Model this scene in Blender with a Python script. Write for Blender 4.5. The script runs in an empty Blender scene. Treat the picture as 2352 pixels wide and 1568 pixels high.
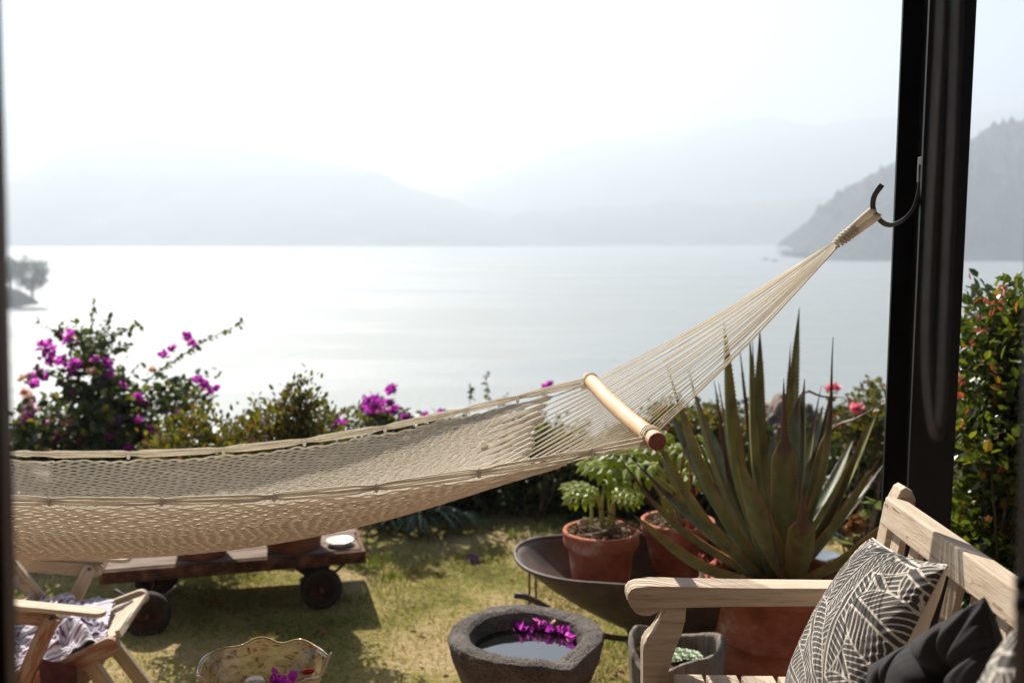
import bpy, bmesh, math, random
import numpy as np
from mathutils import Vector, Matrix, noise as mnoise
R = math.radians
rng = np.random.default_rng(7)
random.seed(7)
scene = bpy.context.scene
COL = scene.collection

# ------------------------------------------------------------------ camera
EYE = 1.85
FPX, CXP, CYP, HZ = 2287.0, 1176.0, 784.0, 532.0
PITCH = math.atan((CYP - HZ) / FPX)
cd = bpy.data.cameras.new("camera"); cam = bpy.data.objects.new("camera", cd); COL.objects.link(cam)
cam.location = (0, 0, EYE)
cam.rotation_euler = (math.pi / 2 - PITCH, 0, 0)
cd.sensor_width = 36.0
cd.lens = 36.0 * FPX / 2352.0
cd.clip_start = 0.05; cd.clip_end = 12000
cd.dof.use_dof = True
cd.dof.focus_distance = 2.3
cd.dof.aperture_fstop = 3.0
scene.camera = cam

# ------------------------------------------------------------------ light
SUN = Vector((-0.34, 0.82, 0.85)).normalized()       # towards the sun
w = bpy.data.worlds.new("World"); scene.world = w; w.use_nodes = True
nt = w.node_tree
bg = nt.nodes["Background"]
sky = nt.nodes.new("ShaderNodeTexSky"); sky.sky_type = 'NISHITA'; sky.sun_disc = False
sky.sun_elevation = math.asin(SUN.z)
sky.sun_rotation = math.atan2(SUN.x, SUN.y)
sky.altitude = 1800; sky.air_density = 1.0; sky.dust_density = 3.0; sky.ozone_density = 1.0
nt.links.new(sky.outputs[0], bg.inputs[0]); bg.inputs[1].default_value = 0.05
sd = bpy.data.lights.new("sun", 'SUN'); so = bpy.data.objects.new("sun", sd); COL.objects.link(so)
sd.energy = 5.0; sd.angle = R(0.4); sd.color = (1.0, 0.93, 0.82)
so.rotation_euler = SUN.to_track_quat('Z', 'Y').to_euler()
so.location = (-3, 6, 8)
vs = scene.view_settings
vs.view_transform = 'Standard'; vs.look = 'None'; vs.gamma = 1.0; vs.use_curve_mapping = False
vs.exposure = 1.5
scene.render.engine = 'CYCLES'
scene.cycles.volume_bounces = 1

def P(x, y, d):
    """point seen at (x, y) of the 2352 px wide photo, at ground distance d ahead of the camera"""
    a, b = (x - CXP) / FPX, (CYP - y) / FPX
    c, s = math.cos(PITCH), math.sin(PITCH)
    v = Vector((a, c + b * s, -s + b * c))
    v *= d / v.y
    return Vector((v.x, v.y, v.z + EYE))

# ------------------------------------------------------------------ materials
def nodes(name):
    m = bpy.data.materials.new(name); m.use_nodes = True
    n = m.node_tree; p = n.nodes["Principled BSDF"]
    return m, n, p
def setv(p, k, v):
    if k in p.inputs: p.inputs[k].default_value = v
def c4(c): return (c[0], c[1], c[2], 1)
def ramp(n, stops):
    r = n.nodes.new("ShaderNodeValToRGB"); e = r.color_ramp.elements
    while len(e) < len(stops): e.new(0.5)
    for k, (t, c) in enumerate(stops): e[k].position = t; e[k].color = c4(c)
    return r
def coords(n, kind, scale=(1, 1, 1)):
    mp = n.nodes.new("ShaderNodeMapping"); mp.inputs["Scale"].default_value = scale
    if kind == 'grain':
        a = n.nodes.new("ShaderNodeAttribute"); a.attribute_name = "grain"; n.links.new(a.outputs["Vector"], mp.inputs[0])
    else:
        t = n.nodes.new("ShaderNodeTexCoord"); n.links.new(t.outputs["Object"], mp.inputs[0])
    return mp
def tnoise(n, vec, scale, detail=5, rough=0.6):
    t = n.nodes.new("ShaderNodeTexNoise"); t.inputs["Scale"].default_value = scale
    t.inputs["Detail"].default_value = detail; t.inputs["Roughness"].default_value = rough
    n.links.new(vec.outputs[0], t.inputs["Vector"]); return t
def bump(n, p, h, strength, dist=0.005):
    b = n.nodes.new("ShaderNodeBump"); b.inputs["Strength"].default_value = strength; b.inputs["Distance"].default_value = dist
    n.links.new(h, b.inputs["Height"]); n.links.new(b.outputs[0], p.inputs["Normal"]); return b
def pm(name, stops, scale=8, rough=0.7, bmp=0.3, bscale=None, stretch=(1, 1, 1), kind='obj', metal=0.0, spec=0.4, bdist=0.004, detail=6, rr=None):
    m, n, p = nodes(name)
    mp = coords(n, kind, stretch)
    t = tnoise(n, mp, scale, detail)
    r = ramp(n, stops); n.links.new(t.outputs["Fac"], r.inputs[0]); n.links.new(r.outputs[0], p.inputs["Base Color"])
    setv(p, "Roughness", rough); setv(p, "Metallic", metal); setv(p, "Specular IOR Level", spec)
    if rr:
        q = n.nodes.new("ShaderNodeMapRange"); q.inputs[3].default_value = rr[0]; q.inputs[4].default_value = rr[1]
        n.links.new(t.outputs["Fac"], q.inputs[0]); n.links.new(q.outputs[0], p.inputs["Roughness"])
    if bmp:
        t2 = tnoise(n, mp, bscale or scale * 5, 5)
        bump(n, p, t2.outputs["Fac"], bmp, bdist)
    return m
def cracks(m, col, width=.006, scale=(1.6, 5, 5)):
    n = m.node_tree; p = n.nodes["Principled BSDF"]; src = p.inputs["Base Color"].links[0].from_socket
    mp = coords(n, 'grain', scale); t = tnoise(n, mp, 3.2, 3, .55)
    s1 = n.nodes.new("ShaderNodeMath"); s1.operation = 'SUBTRACT'; s1.inputs[1].default_value = .5; n.links.new(t.outputs["Fac"], s1.inputs[0])
    s2 = n.nodes.new("ShaderNodeMath"); s2.operation = 'ABSOLUTE'; n.links.new(s1.outputs[0], s2.inputs[0])
    r = ramp(n, [(0.0, (1, 1, 1)), (width, (1, 1, 1)), (width * 2.2, (0, 0, 0))]); n.links.new(s2.outputs[0], r.inputs[0])
    t3 = tnoise(n, mp, 1.3, 2); r3 = ramp(n, [(.5, (0, 0, 0)), (.58, (1, 1, 1))]); n.links.new(t3.outputs["Fac"], r3.inputs[0])
    mu = n.nodes.new("ShaderNodeMath"); mu.operation = 'MULTIPLY'; n.links.new(r.outputs[0], mu.inputs[0]); n.links.new(r3.outputs[0], mu.inputs[1])
    mx = n.nodes.new("ShaderNodeMix"); mx.data_type = 'RGBA'; n.links.new(mu.outputs[0], mx.inputs[0]); n.links.new(src, mx.inputs[6]); mx.inputs[7].default_value = c4(col)
    n.links.new(mx.outputs[2], p.inputs["Base Color"])
def leafmat(name, stops, rough=0.45, trans=0.35, tcol=None, spec=0.5, vary=None):
    """leaf colours differ from leaf to leaf; thin leaves let light through"""
    m, n, p = nodes(name)
    g = n.nodes.new("ShaderNodeNewGeometry")
    r = ramp(n, stops); n.links.new(g.outputs["Random Per Island"], r.inputs[0])
    n.links.new(r.outputs[0], p.inputs["Base Color"]); setv(p, "Roughness", rough); setv(p, "Specular IOR Level", spec)
    tr = n.nodes.new("ShaderNodeBsdfTranslucent")
    mul = n.nodes.new("ShaderNodeMix"); mul.data_type = 'RGBA'; mul.blend_type = 'MULTIPLY'; mul.inputs["Factor"].default_value = 1
    n.links.new(r.outputs[0], mul.inputs[6]); mul.inputs[7].default_value = c4(tcol or (1.8, 1.7, 0.8))
    n.links.new(mul.outputs[2], tr.inputs[0])
    mx = n.nodes.new("ShaderNodeMixShader"); mx.inputs[0].default_value = trans
    n.links.new(p.outputs[0], mx.inputs[1]); n.links.new(tr.outputs[0], mx.inputs[2])
    out = [k for k in n.nodes if k.type == 'OUTPUT_MATERIAL'][0]
    n.links.new(mx.outputs[0], out.inputs[0])
    return m

M = {}
M['teak'] = pm('weathered_teak', [(0.25, (0.30, 0.22, 0.155)), (0.42, (0.45, 0.36, 0.27)), (0.6, (0.53, 0.44, 0.34)), (0.8, (0.62, 0.53, 0.42))], 6, 0.75, 0.35, 30, (1.2, 14, 14), 'grain', spec=0.2)
cracks(M['teak'], (0.20, 0.09, 0.05), .003, (1.0, 6, 6))
M['teak_warm'] = pm('worn_teak_with_old_varnish', [(0.30, (0.22, 0.07, 0.035)), (0.46, (0.32, 0.16, 0.10)), (0.56, (0.36, 0.27, 0.20)), (0.8, (0.42, 0.36, 0.30))], 5, 0.7, 0.35, 30, (1.5, 8, 8), 'grain', spec=0.25)
M['plank'] = pm('old_grey_plank', [(0.3, (0.10, 0.07, 0.058)), (0.5, (0.20, 0.15, 0.12)), (0.75, (0.32, 0.25, 0.205))], 5, 0.85, 0.6, 25, (1, 12, 12), 'grain', spec=0.15)
M['rust'] = pm('flaking_rust', [(0.3, (0.035, 0.014, 0.010)), (0.48, (0.075, 0.033, 0.022)), (0.6, (0.14, 0.065, 0.04)), (0.72, (0.26, 0.13, 0.07))], 16, 0.85, 0.8, 60, spec=0.2)
M['barrow'] = pm('dark_rusty_steel', [(0.3, (0.045, 0.034, 0.030)), (0.5, (0.075, 0.052, 0.042)), (0.7, (0.12, 0.075, 0.055))], 9, 0.6, 0.3, 50, spec=0.4)
M['black_steel'] = pm('black_painted_steel', [(0.3, (0.006, 0.006, 0.007)), (0.7, (0.011, 0.011, 0.012))], 12, 0.5, 0.12, 60, spec=0.2)
M['hook'] = pm('dark_iron', [(0.3, (0.02, 0.016, 0.015)), (0.7, (0.045, 0.035, 0.030))], 30, 0.5, 0.3, 120, spec=0.5)
M['hub'] = pm('dark_rusty_hub', [(0.3, (0.018, 0.010, 0.008)), (0.55, (0.05, 0.025, 0.016)), (0.75, (0.11, 0.05, 0.03))], 18, 0.85, 0.6, 60, spec=0.2)
M['rubber'] = pm('dusty_rubber', [(0.3, (0.015, 0.014, 0.013)), (0.7, (0.05, 0.042, 0.036))], 14, 0.85, 0.3, 60, spec=0.2)
M['terracotta'] = pm('terracotta', [(0.28, (0.16, 0.050, 0.030)), (0.44, (0.34, 0.105, 0.060)), (0.56, (0.42, 0.15, 0.09)), (0.66, (0.52, 0.36, 0.28))], 7, 0.8, 0.25, 40, spec=0.2)
M['terracotta_pale'] = pm('pale_terracotta', [(0.3, (0.42, 0.22, 0.15)), (0.7, (0.60, 0.38, 0.29))], 6, 0.8, 0.2, 40, spec=0.2)
M['terracotta_dark'] = pm('old_dark_terracotta', [(0.25, (0.08, 0.028, 0.018)), (0.5, (0.13, 0.045, 0.03)), (0.75, (0.24, 0.12, 0.09))], 6, 0.8, 0.35, 40, spec=0.2)
M['soil'] = pm('potting_soil', [(0.35, (0.02, 0.014, 0.010)), (0.55, (0.07, 0.045, 0.028)), (0.7, (0.22, 0.15, 0.09))], 45, 0.95, 1.0, 90, spec=0.1, bdist=0.01)
M['rope'] = pm('natural_cotton_cord', [(0.3, (0.72, 0.66, 0.56)), (0.7, (0.85, 0.80, 0.71))], 60, 0.85, 0.5, 500, spec=0.15, bdist=0.001)
def twill(m, tr=0.30, col=(0.86, 0.79, 0.68)):
    n = m.node_tree; p = n.nodes["Principled BSDF"]
    t = n.nodes.new("ShaderNodeBsdfTranslucent"); t.inputs[0].default_value = c4(col)
    mx = n.nodes.new("ShaderNodeMixShader"); mx.inputs[0].default_value = tr
    n.links.new(p.outputs[0], mx.inputs[1]); n.links.new(t.outputs[0], mx.inputs[2])
    n.links.new(mx.outputs[0], [k for k in n.nodes if k.type == 'OUTPUT_MATERIAL'][0].inputs[0])
twill(M['rope'])
M['bar'] = pm('varnished_pale_wood', [(0.3, (0.55, 0.34, 0.18)), (0.55, (0.66, 0.44, 0.25)), (0.8, (0.72, 0.52, 0.32))], 5, 0.32, 0.05, 40, (1, 10, 10), 'grain', spec=0.5)
M['bar_end'] = pm('reddish_end_grain', [(0.3, (0.15, 0.035, 0.025)), (0.7, (0.36, 0.12, 0.08))], 6, 0.6, 0.5, 14, (1, 40, 6), 'grain', spec=0.3)
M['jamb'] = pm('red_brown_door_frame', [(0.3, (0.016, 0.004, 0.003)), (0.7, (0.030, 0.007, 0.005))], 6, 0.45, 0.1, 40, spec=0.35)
M['jamb_lit'] = pm('sky_lit_brown_reveal', [(0.3, (0.085, 0.055, 0.044)), (0.7, (0.12, 0.08, 0.066))], 6, 0.5, 0.1, 40, spec=0.3)  # paler than the jambs: sky light caught by the reveal, put into its colour
M['chain'] = pm('grey_plastic_beads', [(0.3, (0.32, 0.28, 0.26)), (0.7, (0.42, 0.38, 0.35))], 20, 0.4, 0, spec=0.5)
M['bark'] = pm('bark', [(0.3, (0.05, 0.035, 0.025)), (0.7, (0.14, 0.10, 0.07))], 30, 0.9, 0.6, 90, spec=0.1)
M['stalk'] = pm('fleshy_yellow_green_stalk', [(0.3, (0.24, 0.24, 0.05)), (0.7, (0.36, 0.34, 0.10))], 14, 0.5, 0.1, 60)
M['floor'] = pm('terrace_tile', [(0.3, (0.22, 0.12, 0.08)), (0.7, (0.32, 0.19, 0.13))], 5, 0.7, 0.3, 40)
M['plaster'] = pm('interior_plaster', [(0.3, (0.10, 0.07, 0.05)), (0.7, (0.14, 0.10, 0.07))], 3, 0.9, 0.2, 40)
M['white_dish'] = pm('white_glazed_dish', [(0.3, (0.66, 0.64, 0.58)), (0.7, (0.76, 0.74, 0.68))], 8, 0.3, 0.05, 40)
M['dark_plastic'] = pm('black_plastic_pot', [(0.3, (0.012, 0.012, 0.012)), (0.7, (0.03, 0.028, 0.026))], 8, 0.5, 0.1, 40)
M['grey_metal'] = pm('blue_grey_enamel', [(0.3, (0.09, 0.11, 0.13)), (0.7, (0.16, 0.19, 0.22))], 8, 0.3, 0.1, 40)
M['rock'] = pm('garden_rock', [(0.3, (0.10, 0.07, 0.055)), (0.7, (0.28, 0.21, 0.17))], 7, 0.9, 0.8, 25, bdist=0.02)
M['log'] = pm('weathered_hollow_log', [(0.3, (0.11, 0.095, 0.078)), (0.5, (0.22, 0.19, 0.16)), (0.75, (0.33, 0.29, 0.24))], 5, 0.9, 0.8, 14, (9, 9, 1), spec=0.1, bdist=0.01)
M['charcoal'] = pm('charcoal_quilted_cotton', [(0.3, (0.028, 0.027, 0.029)), (0.7, (0.045, 0.043, 0.045))], 12, 0.85, 0.25, 400, spec=0.15, bdist=0.001)
M['linen'] = pm('pale_linen', [(0.3, (0.60, 0.54, 0.46)), (0.7, (0.68, 0.62, 0.54))], 12, 0.9, 0.3, 300, spec=0.1, bdist=0.001)
M['agave'] = None
M['succ'] = leafmat('pale_green_succulent', [(0, (0.30, 0.40, 0.26)), (1, (0.48, 0.56, 0.40))], 0.5, 0.15, (1.2, 1.3, 0.9))
M['azalea'] = leafmat('olive_azalea_leaves', [(0, (0.035, 0.048, 0.008)), (0.4, (0.08, 0.09, 0.014)), (0.75, (0.14, 0.13, 0.02)), (0.9, (0.09, 0.05, 0.015)), (1, (0.17, 0.05, 0.025))], 0.42, 0.34)
M['boug'] = leafmat('bougainvillea_leaves', [(0, (0.018, 0.035, 0.012)), (0.6, (0.045, 0.07, 0.018)), (0.88, (0.11, 0.14, 0.03)), (1, (0.22, 0.18, 0.04))], 0.4, 0.30)
M['hedge'] = leafmat('dark_hedge_leaves', [(0, (0.018, 0.030, 0.010)), (0.6, (0.040, 0.060, 0.014)), (0.93, (0.09, 0.11, 0.02)), (1, (0.16, 0.10, 0.03))], 0.45, 0.22)
M['glossy'] = leafmat('glossy_shrub_leaves', [(0, (0.025, 0.042, 0.010)), (0.5, (0.050, 0.075, 0.014)), (0.93, (0.14, 0.17, 0.02)), (0.975, (0.26, 0.12, 0.02)), (1, (0.28, 0.06, 0.02))], 0.36, 0.35, spec=0.4)
M['pinktip'] = leafmat('pink_new_leaves', [(0, (0.30, 0.05, 0.04)), (1, (0.42, 0.16, 0.08))], 0.35, 0.25, (1.4, 1.0, 0.9))
M['strap'] = leafmat('strap_leaves', [(0, (0.03, 0.06, 0.03)), (0.7, (0.06, 0.10, 0.055)), (1, (0.16, 0.12, 0.06))], 0.4, 0.2)
M['philo'] = leafmat('glossy_lobed_leaves', [(0, (0.09, 0.14, 0.014)), (1, (0.22, 0.27, 0.02))], 0.38, 0.5, (2.2, 2.0, 0.3), spec=0.35)
M['bract'] = leafmat('magenta_bracts', [(0, (0.20, 0.015, 0.19)), (0.5, (0.42, 0.04, 0.40)), (0.85, (0.56, 0.10, 0.48)), (1, (0.55, 0.26, 0.36))], 0.55, 0.5, (1.7, 1.3, 1.7))
M['bract_pale'] = leafmat('faded_pink_bracts', [(0, (0.62, 0.45, 0.38)), (0.5, (0.62, 0.36, 0.38)), (1, (0.70, 0.62, 0.46))], 0.6, 0.45, (1.3, 1.2, 1.0))
M['pink'] = leafmat('pink_petals', [(0, (0.62, 0.12, 0.20)), (1, (0.75, 0.28, 0.34))], 0.5, 0.45, (1.3, 1.1, 1.1))
M['redleaf'] = leafmat('red_dried_petals', [(0, (0.20, 0.02, 0.015)), (0.7, (0.30, 0.05, 0.03)), (1, (0.42, 0.24, 0.17))], 0.6, 0.2, (1.5, 0.9, 0.7))
M['brownleaf'] = leafmat('curled_brown_leaves', [(0, (0.10, 0.045, 0.022)), (1, (0.28, 0.13, 0.07))], 0.7, 0.2)
M['litter'] = leafmat('dry_root_litter', [(0, (0.06, 0.04, 0.03)), (0.5, (0.24, 0.17, 0.11)), (1, (0.42, 0.37, 0.32))], 0.7, 0.1)
M['grass'] = leafmat('dry_lawn_blades', [(0, (0.08, 0.11, 0.02)), (0.35, (0.20, 0.195, 0.04)), (0.7, (0.37, 0.30, 0.105)), (1, (0.42, 0.32, 0.17))], 0.6, 0.3, (1.3, 1.25, 0.7))
M['far_tree'] = leafmat('far_tree_leaves', [(0, (0.030, 0.045, 0.02)), (1, (0.06, 0.08, 0.03))], 0.6, 0.2)

# ------------------------------------------------------------------ objects
ORG = {}
def tag(o, label=None, cat=None, group=None, kind=None):
    if label: o['label'] = label
    if cat: o['category'] = cat
    if group: o['group'] = group
    if kind: o['kind'] = kind
    return o
def empty(name, loc, label, cat, group=None):
    o = bpy.data.objects.new(name, None); COL.objects.link(o); o.location = Vector(loc); o.empty_display_size = 0.1
    ORG[o] = Vector(loc); return tag(o, label, cat, group)
def link(name, me, mats, parent=None, origin=None, label=None):
    o = bpy.data.objects.new(name, me); COL.objects.link(o)
    for m in (mats if isinstance(mats, (list, tuple)) else [mats]): me.materials.append(m)
    if parent is not None:
        o.parent = parent; ORG[o] = ORG[parent]
        org = ORG[parent]
    else:
        org = Vector(origin) if origin is not None else Vector((0, 0, 0)); o.location = org; ORG[o] = org
    if org.length > 0: me.transform(Matrix.Translation(-org))
    if label: o['label'] = label
    return o
def mesh_np(name, V, F, mats, parent=None, origin=None, smooth=False, label=None, mi=None):
    """V (n,3); F (m,k) faces with k corners, or a list of such arrays"""
    V = np.asarray(V, dtype=np.float32)
    Fs = F if isinstance(F, list) else [F]
    me = bpy.data.meshes.new(name)
    me.vertices.add(len(V)); me.vertices.foreach_set("co", V.ravel())
    loops = np.concatenate([f.ravel() for f in Fs]).astype(np.int32)
    tot = np.concatenate([np.full(len(f), f.shape[1]) for f in Fs]).astype(np.int32)
    start = np.concatenate([[0], np.cumsum(tot)[:-1]]).astype(np.int32)
    me.loops.add(len(loops)); me.loops.foreach_set("vertex_index", loops)
    me.polygons.add(len(tot)); me.polygons.foreach_set("loop_start", start); me.polygons.foreach_set("loop_total", tot)
    me.polygons.foreach_set("use_smooth", np.full(len(tot), smooth))
    if mi is not None: me.polygons.foreach_set("material_index", np.asarray(mi, dtype=np.int32))
    me.update(calc_edges=True); me.validate()
    return link(name, me, mats, parent, origin, label)
def from_bm(name, bm, mats, parent=None, origin=None, smooth=False, label=None, grain=None):
    bmesh.ops.recalc_face_normals(bm, faces=bm.faces)
    for f in bm.faces: f.smooth = smooth
    me = bpy.data.meshes.new(name); bm.to_mesh(me); bm.free()
    if grain is not None:
        o, ex, ey, ez = grain; off = rng.random(3) * 20
        co = np.zeros(len(me.vertices) * 3, dtype=np.float32); me.vertices.foreach_get("co", co); co = co.reshape(-1, 3) - np.array(o)
        g = np.stack([co @ np.array(ex), co @ np.array(ey), co @ np.array(ez)], 1) + off
        a = me.attributes.new("grain", 'FLOAT_VECTOR', 'POINT'); a.data.foreach_set("vector", g.astype(np.float32).ravel())
    return link(name, me, mats, parent, origin, label)
def prism(name, outline, o, ex, ey, ez, t0, t1, mats, parent=None, bevel=0.002, label=None, origin=None, smooth=False):
    bm = bmesh.new()
    a = [bm.verts.new(o + ex * x + ey * y + ez * t0) for x, y in outline]
    b = [bm.verts.new(o + ex * x + ey * y + ez * t1) for x, y in outline]
    f0 = bm.faces.new(a); f1 = bm.faces.new(b[::-1])
    n = len(a)
    for i in range(n): bm.faces.new([a[i], b[i], b[(i + 1) % n], a[(i + 1) % n]])
    if bevel:
        es = list(set(list(f0.edges) + list(f1.edges)) | (set(e for e in bm.edges if e.calc_face_angle(0) > 0.6)))
        bmesh.ops.bevel(bm, geom=es, offset=bevel, segments=2, profile=0.5, affect='EDGES', clamp_overlap=True)
    return from_bm(name, bm, mats, parent, origin, smooth, label, (o, ex, ey, ez))
def frame(p0, p1, side):
    ex = (p1 - p0).normalized(); ey = (side - ex * side.dot(ex)).normalized(); return ex, ey, ex.cross(ey)
def board(name, p0, p1, wd, th, side, mats, parent=None, r0=0, r1=0, bevel=0.002, label=None, origin=None):
    """board from p0 to p1: wd along 'side', th across; r0/r1 = 1 rounds that end"""
    p0, p1 = Vector(p0), Vector(p1); ex, ey, ez = frame(p0, p1, Vector(side)); L = (p1 - p0).length; h = wd / 2
    pts = []
    def arc(cx, a0, a1):
        for k in range(9):
            a = a0 + (a1 - a0) * k / 8; pts.append((cx + h * math.cos(a), h * math.sin(a)))
    if r1: arc(L - h, -math.pi / 2, math.pi / 2)
    else: pts += [(L, -h), (L, h)]
    if r0: arc(h, math.pi / 2, math.pi * 1.5)
    else: pts += [(0, h), (0, -h)]
    return prism(name, pts, p0, ex, ey, ez, -th / 2, th / 2, mats, parent, bevel, label, origin)
def box(name, lo, hi, mats, parent=None, bevel=0.002, label=None, origin=None):
    lo, hi = Vector(lo), Vector(hi)
    pts = [(0, 0), (hi.x - lo.x, 0), (hi.x - lo.x, hi.y - lo.y), (0, hi.y - lo.y)]
    return prism(name, pts, lo, Vector((1, 0, 0)), Vector((0, 1, 0)), Vector((0, 0, 1)), 0, hi.z - lo.z, mats, parent, bevel, label, origin)
def tubes(paths, rad, sides=5, caps=False):
    """paths (n, s, 3), rad scalar or (n,s) -> V, F"""
    Pt = np.asarray(paths, dtype=float); n, s, _ = Pt.shape
    T = np.gradient(Pt, axis=1); T /= np.linalg.norm(T, axis=2, keepdims=True) + 1e-12
    ref = np.zeros_like(T); ref[..., 2] = 1
    vert = np.abs(T[..., 2:3]) > 0.93; ref = np.where(vert, np.array([0.2, 1, 0.0]), ref)
    A = np.cross(T, ref); A /= np.linalg.norm(A, axis=2, keepdims=True) + 1e-12
    B = np.cross(A, T)
    rad = np.broadcast_to(np.asarray(rad, dtype=float), (n, s))
    an = np.arange(sides) / sides * 2 * math.pi
    V = Pt[:, :, None, :] + rad[:, :, None, None] * (np.cos(an)[None, None, :, None] * A[:, :, None, :] + np.sin(an)[None, None, :, None] * B[:, :, None, :])
    idx = np.arange(n * s * sides).reshape(n, s, sides)
    a = idx[:, :-1, :]; b = idx[:, 1:, :]
    F = np.stack([a, np.roll(a, -1, 2), np.roll(b, -1, 2), b], -1).reshape(-1, 4)
    Fl = [F]
    if caps: Fl.append(idx[:, 0, ::-1].reshape(n, sides)); Fl.append(idx[:, -1, :].reshape(n, sides))
    return V.reshape(-1, 3), Fl
def resample(pts, k):
    pts = np.array([list(p) for p in pts], dtype=float)
    if len(pts) > 2:   # smooth by Catmull-Rom
        q = np.vstack([2 * pts[0] - pts[1], pts, 2 * pts[-1] - pts[-2]]); out = []
        for i in range(1, len(q) - 2):
            for t in np.linspace(0, 1, 10, endpoint=False):
                out.append(0.5 * ((2 * q[i]) + (-q[i - 1] + q[i + 1]) * t + (2 * q[i - 1] - 5 * q[i] + 4 * q[i + 1] - q[i + 2]) * t * t + (-q[i - 1] + 3 * q[i] - 3 * q[i + 1] + q[i + 2]) * t ** 3))
        out.append(pts[-1]); pts = np.array(out)
    d = np.concatenate([[0], np.cumsum(np.linalg.norm(np.diff(pts, axis=0), axis=1))]); t = np.linspace(0, d[-1], k)
    return np.stack([np.interp(t, d, pts[:, i]) for i in range(3)], 1)
def tube(name, pts, r, mats, parent=None, sides=8, k=None, origin=None, label=None, r1=None):
    q = resample(pts, k or max(2, len(pts) * 6 if len(pts) > 2 else 2))
    rr = np.linspace(r, r if r1 is None else r1, len(q))[None, :]
    V, F = tubes(q[None], rr, sides, True)
    return mesh_np(name, V, F, mats, parent, origin, True, label)
def merge(parts):
    Vs, Fq, off = [], {}, 0
    for V, F in parts:
        V = np.asarray(V)
        for f in (F if isinstance(F, list) else [F]): Fq.setdefault(f.shape[1], []).append(f + off)
        Vs.append(V); off += len(V)
    return np.vstack(Vs), [np.vstack(v) for v in Fq.values()]
def lathe(prof, c, seg=64, fn=None):
    """prof: list of (r, z). fn(theta, r, z, i) -> (r, z)"""
    pr = np.array(prof, dtype=float); n = len(pr); th = np.arange(seg) / seg * 2 * math.pi
    Rr = np.repeat(pr[:, 0][:, None], seg, 1); Z = np.repeat(pr[:, 1][:, None], seg, 1); T = np.repeat(th[None], n, 0)
    if fn is not None: Rr, Z = fn(T, Rr, Z)
    V = np.stack([c[0] + Rr * np.cos(T), c[1] + Rr * np.sin(T), c[2] + Z], -1).reshape(-1, 3)
    idx = np.arange(n * seg).reshape(n, seg); a, b = idx[:-1], idx[1:]
    F = np.stack([a, np.roll(a, -1, 1), np.roll(b, -1, 1), b], -1).reshape(-1, 4)
    return V, F
def dprof(pts, step=0.01):
    out = [pts[0]]
    for a, b in zip(pts, pts[1:]):
        k = max(1, int(math.hypot(b[0] - a[0], b[1] - a[1]) / step))
        out += [(a[0] + (b[0] - a[0]) * i / k, a[1] + (b[1] - a[1]) * i / k) for i in range(1, k + 1)]
    return out
def lathe_ob(name, prof, c, mats, parent=None, seg=64, fn=None, origin=None, label=None, step=None):
    V, F = lathe(dprof(prof, step) if step else prof, c, seg, fn); return mesh_np(name, V, F, mats, parent, origin, True, label)

# ---- leaves
LEAF6 = (np.array([(0, 0, 0), (0.42, 0.3, 0.10), (0.36, 0.7, 0.06), (0, 1, -0.06), (-0.36, 0.7, 0.06), (-0.42, 0.3, 0.10), (0, 0.5, 0.0)], float),
         np.array([(0, 1, 6), (1, 2, 6), (2, 3, 6), (3, 4, 6), (4, 5, 6), (5, 0, 6)]))
LEAF4 = (np.array([(0, 0, 0), (0.42, 0.45, 0.10), (0, 1, -0.05), (-0.42, 0.45, 0.10)], float), np.array([(0, 1, 2), (0, 2, 3)]))
def unit(v): return v / (np.linalg.norm(v, axis=-1, keepdims=True) + 1e-12)
def leaves(pos, dirs, size, width=0.5, tpl=LEAF4, up=None):
    pos = np.asarray(pos, float); n = len(pos); Y = unit(np.asarray(dirs, float))
    up = rng.normal(size=(n, 3)) * 0.6 + np.array([0, 0, 1]) if up is None else np.asarray(up)
    X = unit(np.cross(Y, up)); Z = np.cross(X, Y)
    s = np.broadcast_to(np.asarray(size, float), (n,))[:, None, None]
    T, F = tpl
    V = pos[:, None, :] + s * (T[None, :, 0:1] * width * 2 * X[:, None] + T[None, :, 1:2] * Y[:, None] + T[None, :, 2:3] * Z[:, None])
    FF = (F[None] + (np.arange(n) * len(T))[:, None, None]).reshape(-1, F.shape[1])
    return V.reshape(-1, 3), FF
def lump(pts, amp, sc, seed=0):
    return np.array([mnoise.fractal(Vector(p) * sc + Vector((seed, seed * 2.3, 0)), 0.8, 2.1, 3) for p in pts]) * amp
def crown(c, rad, nclump, per, size, width, tpl=LEAF4, fill=0.55, clump_r=0.09, seed=0, zmin=None, upright=0.5):
    """leaf clumps scattered through an uneven ellipsoid; returns V, F and clump centres"""
    c = np.array(c, float); rad = np.array(rad, float)
    d = unit(rng.normal(size=(nclump, 3)))
    rr = fill + (1 - fill) * rng.random(nclump) ** 0.7
    rr *= 1 + lump(d, 0.45, 1.7, seed)
    q = c + d * rad * rr[:, None]
    if zmin is not None: q = q[q[:, 2] > zmin]
    n = len(q)
    loc = rng.normal(size=(n, per, 3)) * clump_r * np.array([1, 1, 0.8])
    pos = (q[:, None] + loc).reshape(-1, 3)
    out = np.repeat(unit((q - c) / rad), per, 0)
    dirs = out * 0.5 + rng.normal(size=pos.shape) * 0.55 + np.array([0, 0, upright])
    sz = size * (0.6 + 0.8 * rng.random(len(pos)))
    if zmin is not None:
        k = pos[:, 2] > zmin; pos, dirs, sz = pos[k], dirs[k], sz[k]
    V, F = leaves(pos, dirs, sz, width, tpl)
    return V, F, q
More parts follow.
